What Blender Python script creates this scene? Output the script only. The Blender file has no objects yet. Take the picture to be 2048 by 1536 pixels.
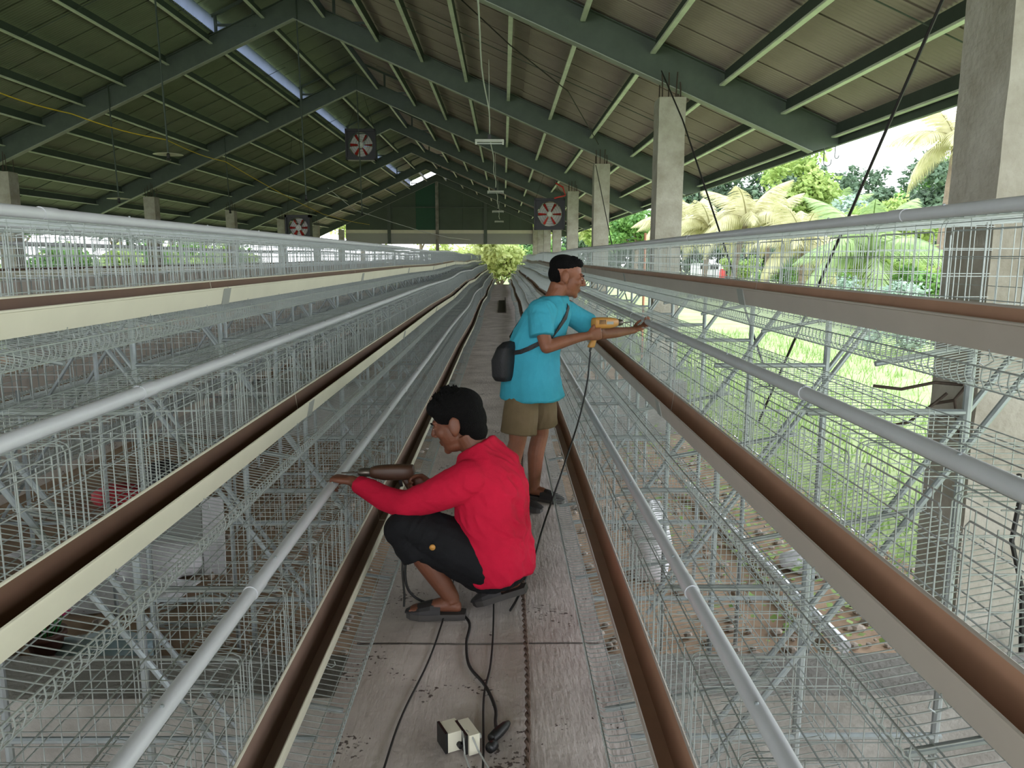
import bpy, math, random
import numpy as np
from mathutils import Vector, Matrix, noise as mnoise

random.seed(7)
S = bpy.context.scene
COL = S.collection

# ------------------------------------------------------------------ camera, sky, exposure
FPX = 1540.0
CAM_POS = (0.10, 0.0, 1.60)
cd = bpy.data.cameras.new('camera'); cam = bpy.data.objects.new('camera', cd); COL.objects.link(cam)
cd.sensor_fit = 'HORIZONTAL'; cd.sensor_width = 36.0; cd.lens = FPX / 2048.0 * 36.0
cd.clip_start = 0.05; cd.clip_end = 600
_xc = Vector((0.99993908, 0.0, 0.01103829)); _yc = Vector((-0.01089229, 0.16210297, 0.98671373)); _zc = Vector((0.00178934, 0.98677385, -0.16209309))
# rows of the rotation: camera right / up / forward expressed in world axes
right = Vector((_xc.x, _yc.x, _zc.x)); up = Vector((_xc.y, _yc.y, _zc.y)); fwd = Vector((_xc.z, _yc.z, _zc.z))
M4 = Matrix(((right.x, up.x, -fwd.x, CAM_POS[0]), (right.y, up.y, -fwd.y, CAM_POS[1]), (right.z, up.z, -fwd.z, CAM_POS[2]), (0, 0, 0, 1)))
cam.matrix_world = M4
S.camera = cam

w = bpy.data.worlds.new('overcast_sky'); S.world = w; w.use_nodes = True
nt = w.node_tree; nt.nodes.clear()
wo = nt.nodes.new('ShaderNodeOutputWorld'); bg = nt.nodes.new('ShaderNodeBackground')
tc = nt.nodes.new('ShaderNodeTexCoord'); sx = nt.nodes.new('ShaderNodeSeparateXYZ'); rp = nt.nodes.new('ShaderNodeValToRGB')
nt.links.new(tc.outputs['Generated'], sx.inputs[0]); nt.links.new(sx.outputs['Z'], rp.inputs[0])
rp.color_ramp.elements[0].position = 0.0; rp.color_ramp.elements[0].color = (0.93, 0.96, 1.0, 1)
rp.color_ramp.elements[1].position = 0.9; rp.color_ramp.elements[1].color = (0.80, 0.88, 1.0, 1)
nt.links.new(rp.outputs[0], bg.inputs[0]); bg.inputs[1].default_value = 1.35
nt.links.new(bg.outputs[0], wo.inputs[0])

S.view_settings.view_transform = 'Standard'; S.view_settings.look = 'None'
S.view_settings.gamma = 1.0; S.view_settings.use_curve_mapping = False
S.view_settings.exposure = 2.1
S.cycles.max_bounces = 5; S.cycles.diffuse_bounces = 3; S.cycles.glossy_bounces = 2; S.cycles.transmission_bounces = 3; S.cycles.transparent_max_bounces = 4

# ------------------------------------------------------------------ helpers
def lin(c):
    return tuple((v / 255 / 12.92 if v / 255 <= .04045 else ((v / 255 + .055) / 1.055) ** 2.4) for v in c)

class MB:
    def __init__(s): s.v = []; s.f = []; s.m = []
    def add(s, vs, fs, mi=0):
        o = len(s.v); s.v.extend(vs)
        for f in fs: s.f.append(tuple(i + o for i in f)); s.m.append(mi)
    def box(s, c, d, rz=0.0, mi=0, rx=0.0, ry=0.0):
        R = Matrix.Rotation(rz, 3, 'Z') @ Matrix.Rotation(ry, 3, 'Y') @ Matrix.Rotation(rx, 3, 'X'); c = Vector(c); vs = []
        for x in (-.5, .5):
            for y in (-.5, .5):
                for z in (-.5, .5): vs.append(tuple(c + R @ Vector((x * d[0], y * d[1], z * d[2]))))
        s.add(vs, [(0, 1, 3, 2), (4, 6, 7, 5), (0, 4, 5, 1), (2, 3, 7, 6), (0, 2, 6, 4), (1, 5, 7, 3)], mi)
    def bbox(s, x0, x1, y0, y1, z0, z1, mi=0):
        s.box(((x0 + x1) / 2, (y0 + y1) / 2, (z0 + z1) / 2), (x1 - x0, y1 - y0, z1 - z0), 0, mi)
    def tube(s, pts, r, n=6, caps=True, mi=0):
        pts = [Vector(p) for p in pts]; N = len(pts)
        rs = r if isinstance(r, (list, tuple)) else [r] * N
        vs = []; pu = None
        for i, p in enumerate(pts):
            t = (pts[min(i + 1, N - 1)] - pts[max(i - 1, 0)])
            if t.length < 1e-9: t = Vector((0, 0, 1))
            t.normalize()
            if pu is None:
                a = Vector((0, 0, 1)) if abs(t.z) < .9 else Vector((1, 0, 0)); u = t.cross(a).normalized()
            else:
                u = pu - t * pu.dot(t)
                if u.length < 1e-6: u = t.orthogonal()
                u.normalize()
            pu = u; vv = t.cross(u)
            for k in range(n):
                a = 2 * math.pi * (k + .5) / n
                vs.append(tuple(p + (u * math.cos(a) + vv * math.sin(a)) * rs[i]))
        fs = []
        for i in range(N - 1):
            for k in range(n):
                k2 = (k + 1) % n
                fs.append((i * n + k, i * n + k2, (i + 1) * n + k2, (i + 1) * n + k))
        if caps:
            b = len(vs); vs = vs + vs[:n] + vs[(N - 1) * n:N * n]
            fs.append(tuple(range(b + n - 1, b - 1, -1))); fs.append(tuple(range(b + n, b + 2 * n)))
        s.add(vs, fs, mi)
    def wire(s, pts, r=.0018): s.tube(pts, r, 4, False)
    def lathe(s, prof, c=(0, 0, 0), n=20, mi=0, axis='Z'):
        vs = []; c = Vector(c)
        for (r, z) in prof:
            for k in range(n):
                a = 2 * math.pi * k / n
                p = Vector((r * math.cos(a), r * math.sin(a), z))
                if axis == 'Y': p = Vector((p.x, p.z, p.y))
                if axis == 'X': p = Vector((p.z, p.x, p.y))
                vs.append(tuple(c + p))
        fs = []
        for i in range(len(prof) - 1):
            for k in range(n):
                k2 = (k + 1) % n; fs.append((i * n + k, i * n + k2, (i + 1) * n + k2, (i + 1) * n + k))
        fs.append(tuple(range(n - 1, -1, -1))); fs.append(tuple(range((len(prof) - 1) * n, len(prof) * n)))
        s.add(vs, fs, mi)
    def ell(s, c, r, n=14, m=9, R=None, mi=0):
        c = Vector(c); R = R or Matrix.Identity(3); vs = [tuple(c + R @ Vector((0, 0, -r[2])))]
        for i in range(1, m):
            ph = -math.pi / 2 + math.pi * i / m
            for k in range(n):
                a = 2 * math.pi * k / n
                vs.append(tuple(c + R @ Vector((r[0] * math.cos(ph) * math.cos(a), r[1] * math.cos(ph) * math.sin(a), r[2] * math.sin(ph)))))
        vs.append(tuple(c + R @ Vector((0, 0, r[2])))); L = len(vs) - 1; fs = []
        for k in range(n): fs.append((0, 1 + (k + 1) % n, 1 + k)); fs.append((L, L - n + k, L - n + (k + 1) % n))
        for i in range(m - 2):
            for k in range(n):
                a = 1 + i * n; k2 = (k + 1) % n; fs.append((a + k, a + k2, a + n + k2, a + n + k))
        s.add(vs, fs, mi)
    def sweep(s, prof, y0, y1, mi=0, closed=True, mis=None):
        """closed x-z profile pushed along y"""
        n = len(prof); vs = [(x, y0, z) for x, z in prof] + [(x, y1, z) for x, z in prof]
        o = len(s.v); s.v.extend(vs)
        for k in range(n if closed else n - 1):
            k2 = (k + 1) % n; s.f.append((o + k, o + k2, o + n + k2, o + n + k)); s.m.append(mis[k] if mis else mi)
        if closed:
            s.f.append(tuple(o + i for i in range(n - 1, -1, -1))); s.m.append(mi); s.f.append(tuple(o + n + i for i in range(n))); s.m.append(mi)
    def mesh(s, name, mats, smooth=False):
        me = bpy.data.meshes.new(name); me.from_pydata(s.v, [], s.f)
        for m in (mats if isinstance(mats, (list, tuple)) else [mats]): me.materials.append(m)
        if any(s.m): me.polygons.foreach_set('material_index', s.m)
        if smooth: me.polygons.foreach_set('use_smooth', [True] * len(s.f))
        me.update(); return me
    def build(s, name, mats, parent=None, smooth=False, loc=None):
        return link(name, s.mesh(name, mats, smooth), parent, loc)

def link(name, me, parent=None, loc=None):
    o = bpy.data.objects.new(name, me); COL.objects.link(o)
    if parent is not None: o.parent = parent
    if loc is not None: o.location = loc
    return o
def empty(name, loc=(0, 0, 0), rz=0.0):
    o = bpy.data.objects.new(name, None); o.empty_display_size = .1; COL.objects.link(o); o.location = loc; o.rotation_euler = (0, 0, rz); return o
def tag(o, label=None, cat=None, group=None, kind=None):
    if label: o['label'] = label
    if cat: o['category'] = cat
    if group: o['group'] = group
    if kind: o['kind'] = kind
    return o

def mat(name, col, rough=.6, metal=0.0, var=0.0, scale=6.0, bump=0.0, bscale=40.0, col2=None, spec=.5, detail=4.0, stretch=None, trans=0.0):
    m = bpy.data.materials.new(name); m.use_nodes = True; t = m.node_tree; b = t.nodes['Principled BSDF']
    b.inputs['Roughness'].default_value = rough; b.inputs['Metallic'].default_value = metal
    b.inputs['Specular IOR Level'].default_value = spec
    c = lin(col); b.inputs['Base Color'].default_value = (*c, 1)
    co = t.nodes.new('ShaderNodeTexCoord'); src = co.outputs['Object']
    if stretch:
        mp = t.nodes.new('ShaderNodeMapping'); mp.inputs['Scale'].default_value = stretch; t.links.new(src, mp.inputs[0]); src = mp.outputs[0]
    if var > 0 or col2:
        n = t.nodes.new('ShaderNodeTexNoise'); n.inputs['Scale'].default_value = scale; n.inputs['Detail'].default_value = detail; n.inputs['Roughness'].default_value = .65
        t.links.new(src, n.inputs['Vector'])
        r = t.nodes.new('ShaderNodeValToRGB'); r.color_ramp.elements[0].position = .32; r.color_ramp.elements[1].position = .68
        c2 = lin(col2) if col2 else tuple(min(1, v * (1 + var)) for v in c); c1 = c if col2 else tuple(v * (1 - var) for v in c)
        r.color_ramp.elements[0].color = (*c1, 1); r.color_ramp.elements[1].color = (*c2, 1)
        t.links.new(n.outputs['Fac'], r.inputs[0]); t.links.new(r.outputs[0], b.inputs['Base Color'])
    if bump > 0:
        n2 = t.nodes.new('ShaderNodeTexNoise'); n2.inputs['Scale'].default_value = bscale; n2.inputs['Detail'].default_value = 5
        t.links.new(src, n2.inputs['Vector'])
        bp = t.nodes.new('ShaderNodeBump'); bp.inputs['Strength'].default_value = bump; bp.inputs['Distance'].default_value = .02
        t.links.new(n2.outputs['Fac'], bp.inputs['Height']); t.links.new(bp.outputs[0], b.inputs['Normal'])
    if trans > 0:
        tr = t.nodes.new('ShaderNodeBsdfTranslucent'); mx = t.nodes.new('ShaderNodeMixShader'); mx.inputs[0].default_value = trans
        src_l = [l for l in t.links if l.to_socket == b.inputs['Base Color']]
        if src_l: t.links.new(src_l[0].from_socket, tr.inputs['Color'])
        else: tr.inputs['Color'].default_value = (*c, 1)
        out = t.nodes['Material Output']; t.links.new(b.outputs[0], mx.inputs[1]); t.links.new(tr.outputs[0], mx.inputs[2]); t.links.new(mx.outputs[0], out.inputs[0])
    return m

M = {}
M['wire'] = mat('galvanised_wire', (160, 167, 165), .38, .35, .12, 8)
M['tube'] = mat('galvanised_tube', (150, 158, 160), .4, .4, .15, 9)
M['pvc'] = mat('white_pvc', (196, 198, 202), .35, 0, .04, 5)
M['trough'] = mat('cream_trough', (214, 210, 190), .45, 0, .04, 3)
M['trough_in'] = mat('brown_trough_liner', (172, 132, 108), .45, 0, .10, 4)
M['trough_r'] = mat('shaded_cream_trough', (176, 166, 156), .45, 0, .05, 3); M['liner_dark'] = mat('dark_brown_liner', (96, 68, 50), .5, 0, .10, 4)  # right troughs: shade on the cream outer faces put into the colour
M['sleeve'] = mat('grey_sleeve', (150, 152, 146), .5)
M['concrete'] = mat('pillar_concrete', (182, 178, 168), .85, 0, 0, 2.2, .35, 30, (140, 134, 120), .2, 8)
M['concrete_dark'] = mat('beam_concrete', (150, 148, 142), .9, 0, 0, 3, .4, 40, (112, 108, 102), .2, 8)
M['steel'] = mat('green_grey_steel', (78, 88, 80), .55, .1, .12, 3)
M['flange'] = mat('pale_steel_edge', (150, 156, 146), .5, .2, .1, 4)
M['purlin'] = mat('purlin_steel_highlight', (206, 213, 198), .5, .25, .14, 3)  # flange colour lifted to paint the lit streaks along the purlins
M['purlin_dark'] = mat('primed_purlin', (62, 72, 66), .55, .1, .12, 3)
M['rebar'] = mat('rusty_rebar', (70, 60, 52), .8, .2, .2, 30)
M['dirt'] = mat('dirt', (128, 104, 84), .95, 0, 0, 1.6, .8, 9, (168, 146, 124), .1, 10)
M['black'] = mat('black_plastic', (20, 20, 21), .45)
M['cord'] = mat('black_cord', (28, 26, 25), .6)
M['white'] = mat('white_paint', (215, 215, 210), .5, 0, .04, 5)
M['red'] = mat('red_paint', (190, 40, 34), .5)
M['orange'] = mat('orange_paint', (196, 138, 108), .6)
M['yellow_cord'] = mat('yellow_cord', (196, 168, 40), .6)

def roof_mat():
    m = mat('roof_sheet', (158, 146, 140), .5, .1, .10, 1.2, 0, 1)
    return m
M['roof'] = roof_mat(); M['roof_left'] = mat('roof_sheet_greenish', (122, 130, 110), .5, .1, .10, 1.2)

def walkway_mat():
    m = bpy.data.materials.new('walkway_concrete'); m.use_nodes = True; t = m.node_tree; b = t.nodes['Principled BSDF']; L = t.links.new
    b.inputs['Roughness'].default_value = .9; b.inputs['Specular IOR Level'].default_value = .15
    co = t.nodes.new('ShaderNodeTexCoord'); src = co.outputs['Object']
    n = t.nodes.new('ShaderNodeTexNoise'); n.inputs['Scale'].default_value = 2.4; n.inputs['Detail'].default_value = 8; n.inputs['Roughness'].default_value = .6; L(src, n.inputs['Vector'])
    r = t.nodes.new('ShaderNodeValToRGB'); r.color_ramp.elements[0].position = .3; r.color_ramp.elements[1].position = .7
    r.color_ramp.elements[0].color = (*lin((166, 155, 149)), 1); r.color_ramp.elements[1].color = (*lin((212, 202, 196)), 1); L(n.outputs['Fac'], r.inputs[0])
    # dark droppings of mortar: small specks
    v = t.nodes.new('ShaderNodeTexNoise'); v.inputs['Scale'].default_value = 55; v.inputs['Detail'].default_value = 3; L(src, v.inputs['Vector'])
    g = t.nodes.new('ShaderNodeTexNoise'); g.inputs['Scale'].default_value = 3.5; L(src, g.inputs['Vector'])
    mu = t.nodes.new('ShaderNodeMath'); mu.operation = 'MULTIPLY'; L(v.outputs['Fac'], mu.inputs[0]); L(g.outputs['Fac'], mu.inputs[1])
    r2 = t.nodes.new('ShaderNodeValToRGB'); r2.color_ramp.elements[0].position = .37; r2.color_ramp.elements[1].position = .41; L(mu.outputs[0], r2.inputs[0])
    mx = t.nodes.new('ShaderNodeMix'); mx.data_type = 'RGBA'; L(r2.outputs[0], mx.inputs[0]); L(r.outputs[0], mx.inputs[6]); mx.inputs[7].default_value = (*lin((96, 86, 82)), 1)
    L(mx.outputs[2], b.inputs['Base Color'])
    # broom strokes
    mp = t.nodes.new('ShaderNodeMapping'); mp.inputs['Rotation'].default_value = (0, 0, .6); mp.inputs['Scale'].default_value = (60, 9, 20); L(src, mp.inputs[0])
    n3 = t.nodes.new('ShaderNodeTexNoise'); n3.inputs['Scale'].default_value = 1.0; n3.inputs['Detail'].default_value = 4; L(mp.outputs[0], n3.inputs['Vector'])
    n4 = t.nodes.new('ShaderNodeTexNoise'); n4.inputs['Scale'].default_value = 30; n4.inputs['Detail'].default_value = 6; L(src, n4.inputs['Vector'])
    ad = t.nodes.new('ShaderNodeMath'); ad.operation = 'ADD'; L(n3.outputs['Fac'], ad.inputs[0]); L(n4.outputs['Fac'], ad.inputs[1])
    bp = t.nodes.new('ShaderNodeBump'); bp.inputs['Strength'].default_value = .5; bp.inputs['Distance'].default_value = .010; L(ad.outputs[0], bp.inputs['Height']); L(bp.outputs[0], b.inputs['Normal'])
    return m
M['walk'] = walkway_mat()

def grass_mat():
    m = mat('grass_ground', (122, 138, 92), .95, 0, 0, .8, .6, 6, (164, 174, 126), .1, 8)
    return m
M['grass'] = grass_mat()
M['blade'] = mat('grass_blades', (112, 146, 76), .7, 0, 0, 3, 0, 1, (160, 182, 112), .2, 3, None, .35)
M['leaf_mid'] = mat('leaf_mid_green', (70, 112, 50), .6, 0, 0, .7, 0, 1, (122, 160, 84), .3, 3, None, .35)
M['leaf_light'] = mat('leaf_light_green', (122, 152, 74), .6, 0, 0, .7, 0, 1, (176, 192, 116), .3, 3, None, .4)
M['leaf_bright'] = mat('leaf_bright_yellow', (168, 182, 108), .6, 0, 0, .7, 0, 1, (206, 212, 150), .3, 3, None, .45)
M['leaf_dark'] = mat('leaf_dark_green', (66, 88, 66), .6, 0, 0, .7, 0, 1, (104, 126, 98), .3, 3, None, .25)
M['leaf_pale'] = mat('leaf_pale_bluish', (128, 152, 132), .6, 0, 0, .7, 0, 1, (176, 196, 176), .3, 3, None, .35)
M['frond_y'] = mat('frond_yellow', (168, 164, 116), .6, 0, 0, .9, 0, 1, (200, 196, 158), .3, 3, None, .35)
M['frond_g'] = mat('frond_green', (122, 148, 96), .6, 0, 0, .9, 0, 1, (170, 188, 132), .3, 3, None, .35)
M['bark'] = mat('bark', (118, 104, 90), .9, 0, .25, 4, .5, 14)

# ------------------------------------------------------------------ layout constants
ZG = -0.90                       # ground under the cages and outside
BAY0, BAY = 3.50, 7.85           # pillar front faces along the house
NB = 8
XR, XL = 2.30, -11.80            # inner faces of the pillar rows
RX, RZ, SL = -4.85, 7.15, 0.428  # ridge, underside of rafters at the ridge, slope
XE, XW = 4.98, -14.68            # eaves
RD = 0.52                        # rafter depth (vertical)
YEND = BAY0 + BAY * 7 + .4       # far gable
YNEAR = -10.35  # roof carried on unseen behind the camera to steer the light
SLL = 0.46                       # the left slope falls a little faster
def sl(sgn): return SL if sgn > 0 else SLL
def zr(x): return RZ - (SL if x > RX else SLL) * abs(x - RX)

# ------------------------------------------------------------------ ground and floor
m = MB(); m.add([(-160, -30, ZG - .004), (XW + 1.2, -30, ZG - .004), (XW + 1.2, 220, ZG - .004), (-160, 220, ZG - .004)], [(0, 1, 2, 3)])
m.add([(3.4, -30, ZG - .004), (220, -30, ZG - .004), (220, 220, ZG - .004), (3.4, 220, ZG - .004)], [(0, 1, 2, 3)])
m.add([(XW + 1.2, 64, ZG - .004), (3.4, 64, ZG - .004), (3.4, 220, ZG - .004), (XW + 1.2, 220, ZG - .004)], [(0, 1, 2, 3)])
m.add([(XW + 1.2, -30, ZG - .004), (3.4, -30, ZG - .004), (3.4, -6, ZG - .004), (XW + 1.2, -6, ZG - .004)], [(0, 1, 2, 3)])
tag(m.build('ground', M['grass']), 'bright green grass field outside the open shed', 'grass', kind='structure')
# lumpy earth beneath the cages
m = MB(); nx, ny = 70, 150
gx = np.linspace(XW + 1.2, 3.4, nx); gy = np.concatenate([np.linspace(-6, 12, 90), np.linspace(12.5, 64, 60)])
for y in gy:
    for x in gx:
        m.v.append((x, y, ZG + .05 * mnoise.noise((x * 1.3, y * 1.3, 0)) + .03 * mnoise.noise((x * 4, y * 4, 3))))
for j in range(len(gy) - 1):
    for i in range(nx - 1): a = j * nx + i; m.f.append((a, a + 1, a + nx + 1, a + nx)); m.m.append(0)
tag(m.build('dirt_floor', M['dirt'], smooth=True), 'brown earth floor littered with pebbles beneath the cages', 'earth', kind='structure')

# raised walkways with cast slabs
def walkway(xa, name, y0, y1, label):
    root = empty(name, (xa, 0, 0)); tag(root, label, 'walkway', kind='structure')
    joints = [y0] + [3.02 + BAY * k for k in range(8) if y0 < 3.02 + BAY * k < y1] + [y1]
    for a, b in zip(joints[:-1], joints[1:]):
        mb = MB(); ns = max(8, int((b - a) / .25)); W = .53; nxx = 12
        for j in range(ns + 1):
            y = a + .008 + (b - a - .016) * j / ns
            for i in range(nxx + 1):
                x = -W + 2 * W * i / nxx
                e = .012 * mnoise.noise((0, y * 5, xa + i * .01)) if i in (0, nxx) else 0
                mb.v.append((x + e, y, .006 * mnoise.noise((x * 2.5, y * 2.5, 1)) - .003))
        for j in range(ns):
            for i in range(nxx): k = j * (nxx + 1) + i; mb.f.append((k, k + 1, k + nxx + 2, k + nxx + 1)); mb.m.append(0)
        # sides and underside
        mb.bbox(-W + .01, W - .01, a + .008, b - .008, -.13, -.012)
        mb.build('slab', M['walk'], root)
    return root
walkway(0, 'floor', .2, 47.0, 'raised rough concrete walkway down the middle of the aisle')
walkway(-3.96, 'floor', .2, 47.0, 'raised concrete walkway of the next aisle on the left')

# transverse tie walls between the pillar rows that carry the walkways
for k in range(3):
    y = 2.86 + BAY * k; mb = MB()
    nn = 60
    mb.bbox(XL, XR + .4, y, y + .34, ZG - .1, -.15)
    o = mb.build('tie_beam', M['concrete_dark'])
    tag(o, ['rough concrete tie wall crossing under the cages in the foreground', 'rough concrete tie wall crossing under the cages behind the workers', 'far concrete tie wall crossing under the cages'][k], 'concrete wall', 'tie walls under the walkways', 'structure')

# ------------------------------------------------------------------ pillars
ORD = ['nearest', 'second', 'third', 'fourth', 'fifth', 'sixth', 'seventh', 'eighth']
def rough_pillar(name, w, d, z0, z1, seed):
    mb = MB(); nz = 26
    for j in range(nz + 1):
        z = z0 + (z1 - z0) * j / nz
        P = []
        per = [(-w / 2, -d / 2), (0, -d / 2), (w / 2, -d / 2), (w / 2, 0), (w / 2, d / 2), (0, d / 2), (-w / 2, d / 2), (-w / 2, 0)]
        for (x, y) in per:
            k = .012 * mnoise.noise((x * 3 + seed, y * 3, z * 2.2)); P.append((x * (1 + k) + .006 * mnoise.noise((z * 6, x * 9, seed)), y * (1 + k) + .006 * mnoise.noise((z * 6, y * 9, seed + 5)), z))
        mb.v.extend(P)
    for j in range(nz):
        for k in range(8): a = j * 8; mb.f.append((a + k, a + (k + 1) % 8, a + 8 + (k + 1) % 8, a + 8 + k)); mb.m.append(0)
    mb.f.append(tuple(range(nz * 8, nz * 8 + 8))); mb.m.append(0)
    return mb
PW = .38
for side, x0 in (('right', XR), ('left', XL - PW)):
    for k in range(NB):
        if side == 'left' and k == 0: continue
        yc = BAY0 + BAY * k + PW / 2; xc_ = x0 + PW / 2
        root = empty('concrete_pillar', (xc_, yc, ZG))
        tag(root, f'{ORD[k]} rough concrete pillar from the camera, {side} row', 'pillar', f'{side} row of pillars')
        rough_pillar('shaft', PW, PW, 0, (3.84 if side == 'right' else 3.62) - ZG, k * 3.1 + (9 if side == 'left' else 0)).build('shaft', M['concrete'], root)
        for i, (dx, dy) in enumerate(((-.13, -.13), (-.05, -.13), (.05, -.13), (.13, -.13), (-.13, .13), (.13, .13))):
            b = MB(); h = zr(xc_ + dx) - 3.84 + (.10 + .05 * ((i * 7) % 3))
            b.tube([(dx, dy, 3.55 - ZG), (dx + .012 * ((i % 3) - 1), dy, 3.84 + h * .6 - ZG), (dx + .02 * ((i % 3) - 1), dy, 3.84 + h - ZG)], .010, 6)
            b.build('rebar', M['rebar'], root)

# ------------------------------------------------------------------ roof: rafters, purlins, sheets, raised ridge vent
def beam_xz(mb, p, q, d, y, t, mi=0):
    """plate in the x-z plane: top edge p->q, vertical depth d, thickness t about y"""
    (x0, z0), (x1, z1) = p, q
    mb.add([(x0, y - t, z0), (x1, y - t, z1), (x1, y - t, z1 - d), (x0, y - t, z0 - d), (x0, y + t, z0), (x1, y + t, z1), (x1, y + t, z1 - d), (x0, y + t, z0 - d)],
           [(0, 3, 2, 1), (4, 5, 6, 7), (0, 1, 5, 4), (3, 7, 6, 2), (0, 4, 7, 3), (1, 2, 6, 5)], mi)
VENT = 2.15; CAP = 1.95; LIFT = .40
def make_truss(k):
    y = BAY0 + BAY * k + PW / 2
    root = empty('roof_truss', (0, y, 0)); tag(root, f'dark green steel roof rafter pair over the {ORD[k]} pillars from the camera', 'rafter', 'steel roof rafters')
    for sgn, xe in ((1, XE), (-1, XW)):
        w_ = MB(); xb = xe - sgn * .42; zb = zr(xb)
        # web with a tapered outer end
        top0 = RZ + RD; prof = [(RX, RZ + RD), (xe, zr(xe) + RD * .98), (xe, zr(xe) + RD * .55), (xb, zb), (RX, RZ)]
        n = len(prof); w_.add([(x, -.012, z) for x, z in prof] + [(x, .012, z) for x, z in prof],
              [tuple(range(n))[::-1], tuple(range(n, 2 * n))] + [(i, (i + 1) % n, n + (i + 1) % n, n + i) for i in range(n)])
        w_.build('web', M['steel'], root)
        fb = MB(); beam_xz(fb, (RX, RZ), (xb, zb), .014, 0, .085); fb.build('bottom_flange', M['flange'], root)
        ft = MB(); beam_xz(ft, (RX, RZ + RD), (xe, zr(xe) + RD), .014, 0, .085); ft.build('top_flange', M['steel'], root)
    # raised ridge vent framing
    zt = RZ + RD + LIFT
    for sgn in (1, -1):
        for xx in (1.85, .95):
            b = MB(); X = RX + sgn * xx; b.bbox(X - .03, X + .03, -.03, .03, zr(X) + RD - .05, zr(X) + RD + LIFT); b.build('vent_post', M['steel'], root)
        b = MB(); beam_xz(b, (RX, zt + .06), (RX + sgn * CAP, zt + .06 - sl(sgn) * CAP), .07, 0, .03); b.build('vent_rafter', M['steel'], root)
        b = MB(); X = 1.85; b.bbox(*(sorted((RX + sgn * X, RX + sgn * .9))), -.025, .025, zr(RX + sgn * X) + RD + .16, zr(RX + sgn * X) + RD + .21); b.build('vent_strut', M['steel'], root)
for k in range(NB): make_truss(k)

roof = empty('ceiling', (0, 0, 0)); tag(roof, 'underside of the corrugated metal roof on steel purlins', 'roof', kind='structure')
# corrugated sheets, one metre of cover each
def sheet_mesh(sgn, x0, x1, lift, name):
    mb = MB(); n = 52; W = 1.04; thick = .0
    for i in range(n + 1):
        y = W * i / n; ph = i % 4
        h = (.0, .012, .024, .012)[ph]
        for x in (x0, x1): mb.v.append((RX + sgn * x, y, RZ + RD + .03 - sl(sgn) * x + lift + h))
    for i in range(n): a = i * 2; mb.f.append((a, a + 1, a + 3, a + 2)); mb.m.append(0)
    return mb.mesh(name, M['roof'] if sgn > 0 else M['roof_left'], True)
slope_len = XE - RX + .35
SH = {}
for sgn in (1, -1):
    SH[sgn, 0] = sheet_mesh(sgn, VENT - .25, 5.6, 0.012, 'roof_sheet'); SH[sgn, 1] = sheet_mesh(sgn, 5.4, slope_len, 0.0, 'roof_sheet')
    SH[sgn, 2] = sheet_mesh(sgn, 0, CAP + .2, LIFT + .06, 'vent_sheet')
y = YNEAR
while y < YEND + .5:
    for key, me in SH.items(): link('vent_sheet' if key[1] == 2 else 'roof_sheet', me, roof, (0, y, 0))
    y += 1.0
# translucent side panels of the raised ridge vent
M['skylight'] = mat('translucent_panel', (168, 174, 190), .5, 0, .06, 2, trans=.75)
for sgn in (1, -1):
    X = RX + sgn * (CAP - .02); z_a = zr(X) + RD + .03
    for k in range(-1, NB - 1):
        mb = MB(); mb.bbox(X - .006, X + .006, .004, BAY - .004, z_a, z_a + LIFT); mb.build('vent_panel', M['skylight'], roof, False, (0, BAY0 + BAY * k + PW / 2, 0))
# purlins: C channels, one length per bay
def purlin_mesh(x, sgn):
    mb = MB(); z1 = RZ + RD + .02 - sl(sgn) * x; h = .20; f = .07; t = .004; X = RX + sgn * x
    mb.bbox(X - t, X + t, .05, BAY - .05, z1 - h, z1, 0)
    s2 = -sgn
    mb.bbox(*sorted((X, X + s2 * f)), .05, BAY - .05, z1 - h - t, z1 - h + t, 1)
    mb.bbox(*sorted((X + s2 * f - t, X + s2 * f + t)), .05, BAY - .05, z1 - h, z1 - h + .02, 1)
    return mb.mesh('purlin', [M['purlin_dark'], M['purlin']])
for sgn in (1, -1):
    for i, x in enumerate([.75, 2.0, 3.05, 4.1, 5.1, 6.1, 7.1, 8.1, 9.0, 9.75]):
        me = purlin_mesh(x, sgn)
        for k in range(-1, NB - 1): link('purlin', me, roof, (0, BAY0 + BAY * k + PW / 2, 0))
# eave fascia channel
for sgn, xe in ((1, XE), (-1, XW)):
    mb = MB(); mb.bbox(xe - .03, xe + .03, YNEAR, YEND, zr(xe) + RD - .24, zr(xe) + RD); mb.build('fascia', M['purlin_dark'], roof)
# sag rods between purlins
for k in range(0, NB - 1):
    mb = MB(); yy = BAY0 + BAY * (k + .5) + PW / 2
    for sgn in (1, -1): mb.tube([(RX + sgn * 1.3, yy, zr(RX + sgn * 1.3) + RD - .1), (RX + sgn * 9.7, yy, zr(RX + sgn * 9.7) + RD - .1)], .008, 5)
    mb.build('sag_rod', M['steel'], roof)

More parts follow.
